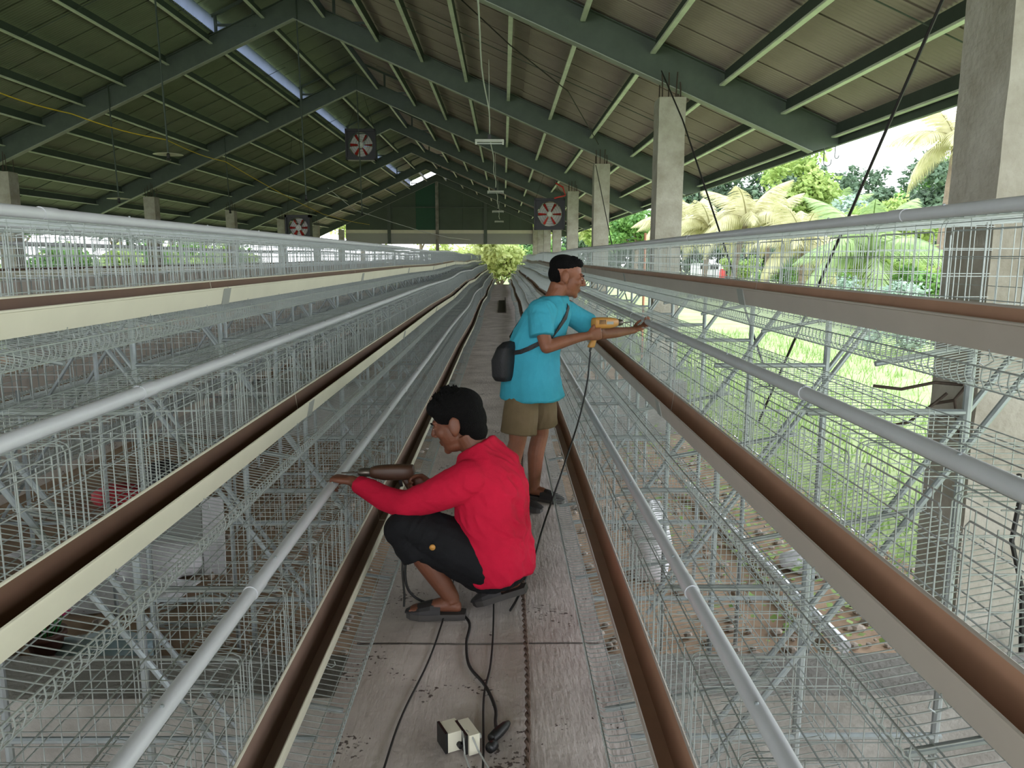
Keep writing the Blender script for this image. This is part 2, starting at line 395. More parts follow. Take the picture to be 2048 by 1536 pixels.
# far gable wall: green sheets above, pale boards below, open underneath
gw = empty('wall_far', (0, YEND, 0)); tag(gw, 'dark green sheeted far gable above pale horizontal boards', 'wall', kind='structure')
M['gable'] = mat('gable_sheet', (72, 84, 72), .6, .05, .14, .5); M['gable2'] = mat('gable_sheet_green', (34, 78, 58), .6, 0, .12, .5)
zb0 = 3.62
xs = np.linspace(XL + .1, XR, 9)
for i in range(8):
    a, b = xs[i], xs[i + 1]; mb = MB()
    ps = [(a, zb0), (b, zb0), (b, zr(b) + RD - .1)]
    if a < RX < b: ps.append((RX, RZ + RD - .1))
    ps.append((a, zr(a) + RD - .1)); n = len(ps)
    mb.add([(x + (.012 if x == a else 0), 0, z) for x, z in ps] + [(x, .02, z) for x, z in ps], [tuple(range(n)), tuple(range(n, 2 * n))[::-1]] + [(i2, n + i2, n + (i2 + 1) % n, (i2 + 1) % n) for i2 in range(n)])
    mb.build('gable_sheet', M['gable2'] if i in (3,) else M['gable'], gw)
for i in range(4):
    mb = MB(); z = zb0 - .26 * (i + 1); mb.bbox(XL + .1, XR, -.02 - .03 * (i % 2), .02 - .03 * (i % 2), z - .004, z + .264); mb.build('board', M['trough'] if i == 0 else M['sleeve'], gw)
for xx in (RX, RX - 3.6, RX + 3.6):
    mb = MB(); mb.bbox(xx - .12, xx + .12, -.12, -.02, 2.6 if xx != RX else ZG, zr(xx) + RD - .15); mb.build('gable_post', M['concrete_dark'] if xx == RX else M['steel'], gw)
mb = MB(); mb.bbox(RX - 3.9, RX + 3.9, -.08, -.02, 5.25, 5.32); mb.build('gable_rail', M['steel'], gw)

# ------------------------------------------------------------------ hen cages
L = 2.2; CY0 = .2; NM = 24; DX, DZ = .42, .60; NC = 5; CW = L / NC
def front_geom(mb, y0=0.0):
    for c in range(NC):
        for dy in (.0, .022):
            y = y0 + c * CW + dy
            mb.wire([(.62, y, .115), (.62, y, .497), (.628, y, .514), (.645, y, .522), (.70, y, .522)], .0019)
    for z in (.15, .285, .405, .505): mb.wire([(.6165, y0, z), (.6165, y0 + L, z)], .0021)
def door_geom(mb, y0=0.0, seed=0):
    rd = random.Random(seed)
    a, b = y0 + .045, y0 + .395; X = .612
    mb.wire([(X, a, .17), (X, a, .468), (X, a + .012, .482), (X, b - .012, .482), (X, b, .468), (X, b, .17)], .0023)
    n = 5
    for i in range(n):
        y = a + .035 + (b - a - .06) * i / (n - 1) + rd.uniform(-.008, .008)
        mb.wire([(X + .003, y, .118), (X + .003, y, .49 + rd.uniform(-.01, .035))], .0019)
def roof_geom(mb):
    for x in (.655, .70, .785, .87, .96, 1.05): mb.wire([(x, 0, .525), (x, L, .525)], .0021)
    for i in range(41):
        y = .012 + i * (L - .024) / 40; mb.wire([(.635, y, .5225), (1.05, y, .5225)], .0017)
def floor_geom(mb):
    def zf(x): return .078 + .19 * (x - .44)
    for x in (.50, .59, .68, .77, .86, .95, 1.045): mb.wire([(x, 0, zf(x) - .004), (x, L, zf(x) - .004)], .0022)
    mb.wire([(.410, 0, .142), (.410, L, .142)], .0026); mb.wire([(.422, 0, .088), (.422, L, .088)], .0022)
    for i in range(66):
        y = .01 + i * (L - .02) / 65
        mb.wire([(1.05, y, zf(1.05)), (.47, y, zf(.47)), (.437, y, .082), (.418, y, .094), (.409, y, .116), (.412, y, .144)], .0018)
def back_geom(mb):
    for z in (.205, .30, .40, .505): mb.wire([(1.052, 0, z), (1.052, L, z)], .0020)
    for i in range(29):
        y = .015 + i * (L - .03) / 28; mb.wire([(1.05, y, .195), (1.05, y, .522)], .0017)
def part_geom(mb, y=0.0):
    for z in (.175, .26, .345, .43, .515): mb.wire([(.622, y, z), (1.05, y, z + .02 * (z < .2))], .0018)
    for x in (.76, .90): mb.wire([(x, y, .14), (x, y, .52)], .0018)
def one(fn, name, *a):
    mb = MB(); fn(mb, *a); return mb.mesh(name, M['wire'])
ME = {'front_grid': one(front_geom, 'front_grid'), 'roof_grid': one(roof_geom, 'roof_grid'), 'floor_tray': one(floor_geom, 'floor_tray'), 'back_grid': one(back_geom, 'back_grid'), 'partition': one(part_geom, 'partition')}
DOORS = [one(door_geom, 'door', 0.0, i) for i in range(3)]
def far_geom(mb):
    R2 = .0034
    def zf(x): return .078 + .19 * (x - .44)
    for i in range(25):
        y = .02 + i * (L - .04) / 24; mb.wire([(.615, y, .118), (.615, y, .515), (.66, y, .523)], R2)
    for z in (.15, .285, .405, .505): mb.wire([(.6165, 0, z), (.6165, L, z)], .0021)
    for x in (.66, .79, .92, 1.05): mb.wire([(x, 0, .525), (x, L, .525)], .0026)
    for i in range(20): y = .012 + i * (L - .024) / 19; mb.wire([(.655, y, .5225), (1.05, y, .5225)], R2)
    for x in (.50, .64, .78, .92, 1.045): mb.wire([(x, 0, zf(x)), (x, L, zf(x))], .003)
    mb.wire([(.410, 0, .142), (.410, L, .142)], .003); mb.wire([(.422, 0, .088), (.422, L, .088)], .0022)
    for i in range(40):
        y = .01 + i * (L - .02) / 39; mb.wire([(1.05, y, zf(1.05)), (.44, y, .08), (.412, y, .108), (.412, y, .144)], R2)
    for z in (.205, .35, .505): mb.wire([(1.052, 0, z), (1.052, L, z)], .0024)
    for i in range(18): y = .015 + i * (L - .03) / 17; mb.wire([(1.05, y, .195), (1.05, y, .522)], R2)
    for c in range(NC):
        for z in (.19, .3, .4, .5): mb.wire([(.622, c * CW, z), (1.05, c * CW, z)], .0028)
mb = MB(); far_geom(mb); ME['all'] = mb.mesh('hen_cage', M['wire'])
def wob(s, y):
    """slow waviness of the rows, as they sag between the frames"""
    if y < 9: return 0.0, 0.0
    a = min(1, (y - 9) / 12)
    return a * .030 * math.sin(y * .55 + s * 1.3), a * .028 * math.sin(y * .42 + s * 2.1)
TIER = ['bottom', 'middle', 'top']
ORDC = ['first', 'second', 'third', 'fourth', 'fifth', 'sixth', 'seventh', 'eighth']
def cage_row(xa, s, detail, where):
    for t in range(3):
        for i in range(NM):
            y = CY0 + i * L; dx, dz = wob(s, y + L / 2)
            near = detail and i < 6
            pos = (xa + s * (DX * t) + dx, y, DZ * t + dz)
            if near:
                r = empty('hen_cage', pos)
                for nm in ('front_grid', 'roof_grid', 'floor_tray', 'back_grid'): link(nm, ME[nm], r)
                for c in range(NC):
                    link('partition', ME['partition'], r, (0, c * CW, 0)); link('door', DOORS[(c + i) % 3], r, (0, c * CW, 0))
            else:
                r = link('hen_cage', ME['all'], None, pos)
            r.scale.x = s
            if near: tag(r, f'{ORDC[i]} wire hen cage from the camera, {TIER[t]} tier, {where}', 'hen cage', f'{TIER[t]} tier cages, {where}')
            else: tag(r, f'distant wire hen cages far down the {TIER[t]} tier, {where}' if detail else f'wire hen cages glimpsed in the {TIER[t]} tier, {where}', 'hen cage', f'{TIER[t]} tier cages, {where}')
cage_row(0, 1, True, 'right of the walkway')
cage_row(0, -1, True, 'left of the walkway')
cage_row(-3.96, 1, False, 'behind the left row')
cage_row(-3.96, -1, False, 'across the next aisle on the left')

# ------------------------------------------------------------------ feed troughs, in four metre lengths with sleeves
def trough_prof():
    o = [(.608, .272), (.592, .158), (.533, .158), (.514, .240)]
    i = [(.518, .240), (.536, .162), (.589, .162), (.604, .272)]
    return o + i
TL = 4.0; TY0 = .1
mb = MB(); pr = trough_prof(); mb.sweep(pr, .004, TL - .004, 0, True, [0, 0, 0, 0, 1, 1, 1, 0])
mb.tube([(.514, .004, .241), (.514, TL - .004, .241)], .005, 6); mb.tube([(.608, .004, .273), (.608, TL - .004, .273)], .005, 6)
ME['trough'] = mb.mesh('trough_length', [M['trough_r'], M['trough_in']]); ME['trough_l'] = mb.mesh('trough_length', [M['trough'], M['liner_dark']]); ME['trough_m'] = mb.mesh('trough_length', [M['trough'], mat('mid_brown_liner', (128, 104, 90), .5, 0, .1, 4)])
mb = MB(); sc = [(x + (-.004 if x < .55 else .004), z - (.004 if z < .2 else 0)) for x, z in pr[:4]]; mb.sweep(sc + [(x, z) for x, z in pr[:4]][::-1], -.05, .05)
ME['sleeve'] = mb.mesh('sleeve', M['sleeve'])
mb = MB(); mb.tube([(.53, 0, .165), (.548, .0, .135), (.53, .01, .118), (.515, .01, .128), (.518, .01, .142)], .002, 5, True); ME['hook'] = mb.mesh('hanger_hook', M['wire'])
def trough_row(xa, s, where, n=13):
    for t in range(3):
        r = empty('feed_trough', (xa + s * DX * t, 0, DZ * t)); r.scale.x = s
        tag(r, f'cream feed trough lined brown, {TIER[t]} tier, {where}', 'feed trough', 'feed troughs')
        for i in range(n):
            y = TY0 + i * TL; dx0, dz0 = wob(s, y); dx1, dz1 = wob(s, y + TL)
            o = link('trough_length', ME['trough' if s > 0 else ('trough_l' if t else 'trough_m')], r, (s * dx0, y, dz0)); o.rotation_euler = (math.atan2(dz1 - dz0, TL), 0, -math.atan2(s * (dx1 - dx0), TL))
            if i and xa == 0: link('sleeve', ME['sleeve'], r, (s * dx0, y, dz0))
        if xa == 0:
            for j in range(18): link('hanger_hook', ME['hook'], r, (0, .75 + j * .62, 0))
trough_row(0, 1, 'right of the walkway'); trough_row(0, -1, 'left of the walkway')
trough_row(-3.96, -1, 'across the next aisle'); trough_row(-3.96, 1, 'on the hidden side of the left cages')

# ------------------------------------------------------------------ white pipes along the cage tops
def pipe_row(xa, s, where):
    for t in range(3):
        r = empty('water_pipe', (xa + s * (.70 + DX * t), 0, .55 + DZ * t))
        tag(r, f'white plastic pipe, {TIER[t]} tier cage tops, {where}', 'pipe', 'white pipes on the cages')
        js = [.15, 2.35 + .25 * t, 6.1, 10.1, 14.1, 22.1, 30.1, 38.1, 46.1, 53]
        for a, b in zip(js[:-1], js[1:]):
            mb = MB(); n = max(1, int((b - a) / 1.0)); pts = []
            for i in range(n + 1):
                y = a + (b - a) * i / n; dx, dz = wob(s, y); pts.append((dx, y, dz))
            mb.tube(pts, .0225, 14); o = mb.build('pipe_length', M['pvc'], r, True)
            if a > 1 and a < 16:
                c = MB(); c.tube([(pts[0][0], a - .05, pts[0][2]), (pts[0][0], a + .05, pts[0][2])], .0255, 14); c.build('coupling', M['pvc'], r, True)
        if xa == 0:
            for j in range(9):
                c = MB(); yy = .75 + j * .9; c.lathe([(.0055, -.0015), (.0055, .0015), (.003, .004)], (-s * .008, yy, .0215), 8); c.build('screw', M['tube'], r)
pipe_row(0, 1, 'right of the walkway'); pipe_row(0, -1, 'left of the walkway'); pipe_row(-3.96, 1, 'on the far side of the left cages'); pipe_row(-3.96, -1, 'across the next aisle')

# ------------------------------------------------------------------ galvanised support frames
def frame_parts():
    P = []
    P.append(('post', [(1.115, 0, ZG), (1.115, 0, .80)], .014)); P.append(('post', [(1.60, 0, ZG), (1.60, 0, 1.37)], .014))
    P.append(('slanted_leg', [(.86, .10, -.06), (1.86, .10, 1.37)], .011)); P.append(('slanted_leg', [(.78, -.12, -.06), (1.78, -.12, 1.37)], .011))
    P.append(('crossbar', [(.66, 0, .508), (1.115, 0, .508)], .011)); P.append(('crossbar', [(1.08, 0, 1.108), (1.60, 0, 1.108)], .011))
    for t in range(3): P.append(('floor_bar', [(.45 + DX * t, 0, .066 + DZ * t), (1.06 + DX * t, 0, .18 + DZ * t)], .009))
    P.append(('base_bar', [(.50, 0, -.04), (1.62, 0, -.04)], .012))
    return P
FP = []
for nm, pts, r in frame_parts():
    mb = MB(); mb.tube(pts, r, 8); FP.append((nm, mb.mesh(nm, M['tube'], False)))
mb = MB()
for nm, pts, r in frame_parts(): mb.tube(pts, r, 6)
ME['frame'] = mb.mesh('support_frame', M['tube'])
def frame_row(xa, s, detail, where, step=1.1):
    n = int(L * NM / step) + 1
    for i in range(n):
        y = CY0 + .03 + i * step
        if detail and i < 11:
            r = empty('support_frame', (xa, y, 0))
            for nm, me in FP: link(nm, me, r)
            tag(r, f'galvanised tube frame {["first","second","third","fourth","fifth","sixth","seventh","eighth","ninth","tenth","eleventh"][i]} from the camera, {where}', 'frame', f'cage frames, {where}')
        else:
            r = link('support_frame', ME['frame'], None, (xa, y, 0)); tag(r, f'distant galvanised tube frames under the cages, {where}' if detail else f'galvanised tube frames glimpsed under the cages, {where}', 'frame', f'cage frames, {where}')
        r.scale.x = s
frame_row(0, 1, True, 'right of the walkway'); frame_row(0, -1, True, 'left of the walkway')
frame_row(-3.96, 1, False, 'behind the left row', 2.2); frame_row(-3.96, -1, False, 'across the next aisle', 2.2)

# ------------------------------------------------------------------ fans, lamps, cords, ropes, hooks
def make_fan(loc, size, rz, label):
    r = empty('box_fan', loc, rz); tag(r, label, 'fan', 'box fans'); h = size / 2
    f = MB()
    for (a, b, c, d) in ((-h, h, h - .09, h), (-h, h, -h, -h + .09), (-h, -h + .06, -h, h), (h - .06, h, -h, h)): f.bbox(a, b, -.2, .2, c, d)
    n = 32; R0 = h * .80     # venturi plate
    vs = []
    for k in range(n):
        a = 2 * math.pi * k / n; c_, s_ = math.cos(a), math.sin(a); q = (h - .03) / max(abs(c_), abs(s_))
        vs += [(R0 * c_, -.12, R0 * s_), (q * c_, -.12, q * s_)]
    f.add(vs, [(2 * k, 2 * k + 1, (2 * k + 3) % (2 * n), (2 * k + 2) % (2 * n)) for k in range(n)])
    f.build('housing', M['black'], r)
    for i in range(6):
        b = MB(); vs = []; a0 = math.pi / 3 * i
        for t in range(5):
            rr = .10 + (R0 - .14) * t / 4; wd = .045 + .045 * t / 4
            for sgn in (-1, 1):
                a = a0 + sgn * wd / rr * .5 * (1 if t else .6); vs.append((rr * math.cos(a), -.02 + sgn * .05, rr * math.sin(a)))
        b.add(vs, [(2 * t, 2 * t + 1, 2 * t + 3, 2 * t + 2) for t in range(4)]); b.build('blade', M['red'], r)
    hb = MB(); hb.lathe([(.02, -.09), (.11, -.08), (.12, .0), (.11, .08)], (0, 0, 0), 16, 0, 'Y'); hb.build('hub', M['white'], r)
    for i in range(6):
        sh = MB(); a0 = math.pi / 3 * (i + .5); sh.add([(.12 * math.cos(a0 - .3), .12, .12 * math.sin(a0 - .3)), (R0 * math.cos(a0 - .40), .12, R0 * math.sin(a0 - .40)), (R0 * math.cos(a0 + .40), .14, R0 * math.sin(a0 + .40)), (.12 * math.cos(a0 + .3), .14, .12 * math.sin(a0 + .3))], [(0, 1, 2, 3)])
        sh.build('shutter_blade', M['white'], r)
    g = MB()
    for k in range(1, 6):
        rr = R0 * k / 5; g.tube([(rr * math.cos(2 * math.pi * j / 20), -.19, rr * math.sin(2 * math.pi * j / 20)) for j in range(21)], .004, 4, False)
    g.build('wire_guard', M['cord'], r)
    for sx_ in (-h + .05, h - .05):
        c = MB(); top = zr(loc[0] + sx_) + RD - .1 - loc[2]; c.tube([(sx_, 0, h), (sx_ * .3, 0, top)], .006, 5); c.build('hanging_wire', M['cord'], r)
make_fan((-5.24, 30, 5.75), 1.12, 0.05, 'black box fan with red blades hung under the roof ridge')
make_fan((1.87, 30.2, 3.24), 1.18, -.08, 'black box fan with red blades beside the right pillars')
make_fan((-7.8, 30.4, 2.72), .95, 0, 'small dark box fan hung low above the left cages')

# fluorescent battens over the aisle
for i, y in enumerate((16.6, 29.0, 41.2, 52.6)):
    r = empty('light_batten', (-.19, y, 4.02)); tag(r, ['nearest', 'second', 'third', 'farthest'][i] + ' white light batten hanging crosswise above the aisle', 'lamp', 'battens above the aisle')
    b = MB(); n = 4; prof = [(-.03, .0), (.03, .0), (.05, -.055), (-.05, -.055)]
    b.add([(-.30, yy, z) for yy, z in prof] + [(.30, yy, z) for yy, z in prof], [(0, 1, 2, 3), (7, 6, 5, 4), (0, 4, 5, 1), (1, 5, 6, 2), (2, 6, 7, 3), (3, 7, 4, 0)]); b.build('batten_body', M['white'], r)
    for sx_ in (-.28, .28):
        e = MB(); e.box((sx_, 0, -.075), (.035, .07, .06)); e.build('lamp_holder', M['white'], r)
    e = MB(); e.tube([(-.27, 0, -.085), (.27, 0, -.085)], .013, 8); e.build('tube_lamp', M['pvc'], r)
    e = MB(); e.box((0, 0, .05), (.06, .08, .09)); e.build('junction_box', M['black'], r)
    e = MB(); e.tube([(0, 0, .09), (-.01, 0, zr(-.19) + RD - 4.1)], .006, 5); e.build('drop_rod', M['white'], r)
mb = MB(); pts = []
for y in np.linspace(5, 54, 60): pts.append((-.17 + .02 * math.sin(y), y, 4.13 - .04 * math.sin((y - 4.4) / 12.2 * math.pi) ** 2))
mb.tube(pts, .011, 5); tag(mb.build('lighting_cable', M['pvc']), 'pale power cable strung along the row of aisle lights', 'cable')

# hanging bulb sockets on the left
bulb_spots = [((-6.18, 15.0, 3.45), 1), ((-4.72, 19.35, 3.02), 0), ((-9.25, 19.3, 2.95), 1), ((-9.3, 27.2, 3.15), 0), ((-4.78, BAY0 + BAY * 3 + PW / 2, 3.1), 0), ((-12.0, 27.6, 2.9), 0)]
BL = ['long drop cord with black bulb socket and pale reflector, near left', 'drop cord with black socket hanging from a rafter near the ridge', 'drop cord with black socket hanging over the left cages', 'thin drop cord with socket farther back on the left', 'drop cord with socket hanging below the ridge fan', 'short drop cord with socket near the left pillars']
for i, ((x, y, z), refl) in enumerate(bulb_spots):
    r = empty('hanging_socket', (x, y, z)); tag(r, BL[i], 'lamp', 'hanging sockets')
    c = MB(); c.tube([(0, 0, .06), (-.03, 0, (zr(x) + RD - z) * .5), (-.06, 0, zr(x) + RD - .02 - z)], .017, 6); c.build('cord', M['purlin_dark'], r)
    c = MB(); c.lathe([(.018, .07), (.03, .05), (.034, -.02), (.045, -.04), (.03, -.07)], (0, 0, 0), 10); c.build('socket', M['black'], r)
    if refl:
        c = MB(); c.lathe([(.03, .075), (.26, .045), (.27, .04), (.03, .068)], (0, 0, 0), 20); c.build('reflector', M['trough'], r, True)
# yellow cord drooping across the roof space
mb = MB(); P_ = [(-7.2, 11, 3.98), (-6.85, 13, 3.87), (-6.2, 15, 3.76), (-6.55, 19.1, 3.85), (-6.1, 27.1, 3.06), (-5.6, 34.8, 3.0)]; pts = []
for a, b in zip(P_[:-1], P_[1:]):
    for t in range(8):
        u = t / 8; pts.append((a[0] + (b[0] - a[0]) * u, a[1] + (b[1] - a[1]) * u, a[2] + (b[2] - a[2]) * u - .05 * math.sin(math.pi * u)))
mb.tube(pts, .010, 5); tag(mb.build('yellow_cord', M['yellow_cord']), 'thin yellow cord sagging across the left roof space', 'cord')
mb = MB(); mb.tube([(-9.4, 42.9, 5.3), (-8.2, 44, 4.2), (-6.4, 46, 3.62), (-4.8, 48, 3.15), (-3.4, 50, 2.85), (-2.4, YEND - .05, 2.9)], .018, 5); tag(mb.build('sagging_cable', M['pvc']), 'pale cable sagging towards the far gable post', 'cable')

# bracing ropes beside the right pillars
for pts, lab in (([(2.2, 2.35, 4.42), (2.2, 3.91, 2.82), (2.2, 4.72, 1.90), (2.2, 6.2, .25)], 'dark bracing rope slanting past the nearest right pillar'), ([(2.2, 10.75, 4.05), (2.2, 9.39, 3.196), (2.2, 7.65, 1.89), (2.2, 5.95, .6)], 'dark bracing rope slanting from the second right pillar'), ([(2.33, 19.18, 3.80), (2.2, 15.2, 1.89), (2.2, 11.6, .15)], 'dark bracing rope slanting from the third right pillar')):
    mb = MB(); mb.tube(pts, .009, 6); tag(mb.build('bracing_rope', M['cord']), lab, 'rope', 'bracing ropes')
# rope tied under the roof on the right
mb = MB(); mb.tube([(-1.2, 11.4, 5.75), (.2, 13.2, 5.0), (1.3, 15, 4.65), (2.35, 18.9, 4.25)], .010, 5); tag(mb.build('roof_cable', M['cord']), 'dark slack cable under the right roof slope', 'cable')
# gutter hooks at the rafter ends
for k in (1, 2):
    y = BAY0 + BAY * k + PW / 2
    for dx, dy, s_, lab in ((-.22, 0, 1.0, 'big'), (-.06, 0, .5, 'small')):
        mb = MB(); zt = zr(XE + dx) + .24; pts = [(XE + dx, y + dy, zt), (XE + dx, y + dy, zt - .30 * s_)]
        for j in range(1, 8):
            a = math.pi * j / 7; pts.append((XE + dx + .055 * s_ * (1 - math.cos(a)), y + dy, zt - .30 * s_ - .055 * s_ * math.sin(a)))
        pts.append((XE + dx + .11 * s_, y + dy, zt - .26 * s_)); mb.tube(pts, .008, 6); tag(mb.build('gutter_hook', M['steel']), f'{lab} steel gutter hook under the {ORD[k]} right rafter end', 'hook', 'gutter hooks')
# bent stirrup bars sticking out of the nearest pillar
r = empty('bent_rebar', (2.3, 3.62, .9)); tag(r, 'bent dark reinforcing bars sticking out of the nearest pillar', 'rebar')
for pts in ([(.02, 0, .10), (-.12, .02, .11), (-.26, .06, .07), (-.38, .10, .08)], [(.02, .05, .02), (-.1, .05, .0), (-.2, .08, -.10), (-.36, .12, -.14)], [(.0, -.05, .12), (-.06, -.05, .04), (-.03, -.05, -.1), (.01, -.04, -.2)], [(.01, -.02, -.04), (-.1, 0, -.06), (-.16, 0, -.02), (-.07, 0, .06)]):
    c = MB(); c.tube(pts, .008, 6); c.build('bar', M['rebar'], r)
# twisted cables hanging on the light face of the nearest pillar
mb = MB(); mb.tube([(2.47, 3.40, .62), (2.50, 3.42, .48), (2.47, 3.40, .30), (2.56, 3.42, .05), (2.60, 3.43, -.3), (2.66, 3.44, -.8)], .012, 6); tag(mb.build('loose_cable', M['cord']), 'dark loose cable hanging in front of the nearest pillar', 'cable')
mb = MB(); mb.tube([(2.05, 29.6, 4.35), (2.32, 29.6, 4.2), (2.42, 29.6, 3.9), (2.0, 29.6, 3.8)], .03, 6); tag(mb.build('red_cable', M['red']), 'red cable bundle above the right box fan', 'cable')
mb = MB(); mb.tube([(3.0, 16.0, 2.1), (3.0, 16.0, -.9)], .026, 8); tag(mb.build('orange_post', M['orange']), 'thin orange post standing outside behind the top cages', 'post')

# ------------------------------------------------------------------ things on the walkway
# plug box with two sockets
def make_plug_box():
    r = empty('socket_box', (-.035, 2.315, .0), .45); r.scale = (.74, .74, .8); tag(r, 'cream twin socket box with black bands on the walkway', 'socket box')
    def tb(name, c, d, m_, rx=0):
        b = MB(); x, y, z = d[0] / 2, d[1] / 2, d[2] / 2; bv = min(x, y, z) * .15
        b.box(c, d); return b.build(name, m_, r)
    tb('back_box', (-.035, .045, .045), (.075, .10, .085), M['trough']); tb('band', (-.078, .045, .047), (.012, .104, .09), M['black'])
    tb('front_box', (.03, .0, .047), (.05, .13, .088), M['trough']); tb('band', (.0, .01, .046), (.014, .125, .086), M['black'])
    b = MB(); b.lathe([(.012, 0), (.014, .012), (.012, .02)], (.058, -.02, .05), 10, 0, 'X'); b.build('socket_rim', M['sleeve'], r)
    for k, (x, y) in enumerate(((-.02, -.07), (.02, -.08))):
        b = MB(); b.tube([(x * .5, -.02, .09), (x, -.06, .085), (x * 1.6, -.10, .04), (x * 2, -.2, .012), (x * 2.4, -.35, .008)], .004, 6); b.build('lead', M['sleeve'], r)
    b = MB(); b.lathe([(.011, 0), (.013, .02), (.009, .05), (.006, .06)], (-.02, -.03, .03), 8, 0, 'Y'); b.build('adaptor', M['black'], r)
make_plug_box()
def cable(name, pts, r, m_, label, cat='cable'):
    P_ = [Vector(p) for p in pts]; out = []
    for i in range(len(P_) - 1):
        p0, p1, p2, p3 = P_[max(i - 1, 0)], P_[i], P_[i + 1], P_[min(i + 2, len(P_) - 1)]
        for k in range(7):
            t = k / 7; out.append(.5 * ((2 * p1) + (-p0 + p2) * t + (2 * p0 - 5 * p1 + 4 * p2 - p3) * t * t + (-p0 + 3 * p1 - 3 * p2 + p3) * t ** 3))
    out.append(P_[-1]); mb = MB(); mb.tube(out, r, 6); o = mb.build(name, m_, None, True); tag(o, label, cat); return o
z0 = .010
cable('extension_cord', [(-.30, 1.6, z0), (-.276, 2.22, z0), (-.255, 2.5, z0), (-.20, 2.85, z0), (-.17, 3.2, z0), (-.15, 3.6, z0), (-.12, 5, z0), (-.1, 8, z0)], .004, M['cord'], 'thin dark cord lying on the left half of the walkway')
cable('trailing_cord', [(.075, 2.385, .03), (.072, 2.45, z0), (.07, 2.534, z0), (.03, 2.68, z0), (-.035, 2.82, z0), (-.055, 3.0, z0), (-.055, 3.2, z0), (-.17, 3.36, z0), (-.28, 3.36, .03), (-.345, 3.36, .10), (-.35, 3.40, .22), (-.29, 3.45, .33), (-.285, 3.49, .42)], .0065, M['cord'], 'black cord running to the crouching worker’s drill')
cable('long_cord', [(.03, 1.7, z0), (.035, 2.22, z0), (.028, 2.6, z0), (.05, 2.85, z0), (.055, 3.3, z0), (.04, 4.2, z0), (.06, 6, z0)], .0045, M['cord'], 'black cord lying straight along the middle of the walkway')
cable('trailing_cord', [(.657, 4.889, 1.005), (.650, 4.888, .93), (.635, 4.87, .80), (.58, 4.8, .58), (.46, 4.55, .32), (.33, 4.2, .10), (.27, 3.95, .012), (.22, 3.7, z0), (.17, 3.45, z0), (.13, 3.3, z0)], .0055, M['cord'], 'black cord dropping from the standing worker’s drill to the walkway')
# twisted rope along the walkway
mb = MB(); 
for st in range(2):
    pts = []
    for i in range(420):
        y = 1.5 + i * .0122; a = y * 62 + st * math.pi; x = .172 + (y - 2.2) * .022 + .008 * math.sin(y * 3)
        pts.append((x + .006 * math.cos(a), y, .014 + .006 * math.sin(a)))
    mb.tube(pts, .0056, 5)
tag(mb.build('twisted_rope', mat('brown_rope', (100, 82, 72), .9, 0, .3, 40)), 'brown twisted rope lying lengthwise on the walkway', 'rope')
# plugs, black connector
r = empty('cord_connector', (.085, 2.37, .0), 1.0); tag(r, 'black plug connector beside the cream socket box', 'plug')
b = MB(); b.lathe([(.012, -.05), (.017, -.045), (.019, 0), (.016, .035), (.009, .06)], (0, 0, .024), 12, 0, 'X'); b.build('plug_body', M['black'], r, True)
b = MB(); b.lathe([(.016, -.06), (.018, -.05), (.018, -.03)], (-.03, -.02, .02), 12, 0, 'X'); b.build('plug_head', M['black'], r, True)
# channel offcut far along the walkway
r = empty('metal_offcut', (.05, 22.6, 0)); tag(r, 'dark metal channel offcut lying far along the walkway', 'metal channel')
b = MB(); b.bbox(.10, .13, 0, 6.5, .0, .12); b.bbox(-.12, .10, 0, 6.5, 0.0, .015); b.build('channel', M['rebar'], r)

# ------------------------------------------------------------------ clutter on the earth floor
def blob(name, loc, r, m_, label, cat, seed, flat=.0, amp=.18, n=26, mm=16, freq=2.2, rz=0):
    b = MB(); b.ell((0, 0, 0), (1, 1, 1), n, mm); out = []
    for v in b.v:
        p = Vector(v); k = 1 + amp * mnoise.noise(p * freq + Vector((seed, 0, 0))) + amp * .5 * mnoise.noise(p * freq * 2.7 + Vector((0, seed, 0)))
        out.append((p.x * r[0] * k, p.y * r[1] * k, max(p.z * k, -.55) * r[2] + .55 * r[2]))
    b.v = out; o = b.build(name, m_, None, True, loc); o.rotation_euler.z = rz; tag(o, label, cat); return o
M['sack'] = mat('white_sack', (205, 204, 206), .7, 0, .12, 5, .5, 25)
M['sack_dk'] = mat('black_bag', (30, 30, 34), .6, 0, .2, 6, .5, 20)
G = ZG + .02
blob('white_sack', (-2.62, 5.85, G), (.34, .30, .20), M['sack'], 'white feed sack on the earth under the left cages', 'sack', 1, rz=.4)
blob('flat_sack', (-2.72, 5.38, G), (.46, .30, .05), M['sack'], 'flattened white sack lying on the earth under the left cages', 'sack', 5, amp=.3, rz=.3)
blob('black_bag', (-2.82, 6.95, G), (.20, .2, .26), M['sack_dk'], 'black bag on the earth under the left cages', 'bag', 8)
blob('dark_cloth', (-3.42, 7.76, G), (.22, .22, .26), M['sack_dk'], 'dark cloth heap on the earth below the middle left cages', 'cloth', 11)
blob('red_cloth', (-3.8, 7.6, G), (.28, .2, .13), mat('red_cloth', (168, 40, 48), .8, 0, .2, 6), 'red cloth heap on the earth below the left cages', 'cloth', 14)
blob('pale_sheet', (-3.76, 6.2, G), (.26, .16, .03), M['sack'], 'small pale plastic scrap on the earth far left', 'plastic scrap', 17, amp=.35)
blob('blue_plastic', (-2.42, 4.62, G), (.34, .17, .05), mat('bluish_plastic', (150, 172, 180), .4, 0, .1, 5), 'crumpled bluish plastic sheet beside the flower pot', 'plastic sheet', 21, amp=.3)
blob('upright_sack', (1.25, 5.75, G), (.16, .16, .40), M['sack'], 'tall white sack standing under the right cages', 'sack', 25)
blob('white_bundle', (2.65, 5.9, G), (.30, .22, .10), M['sack'], 'white plastic bundle on the ground beyond the right cages', 'plastic scrap', 28)
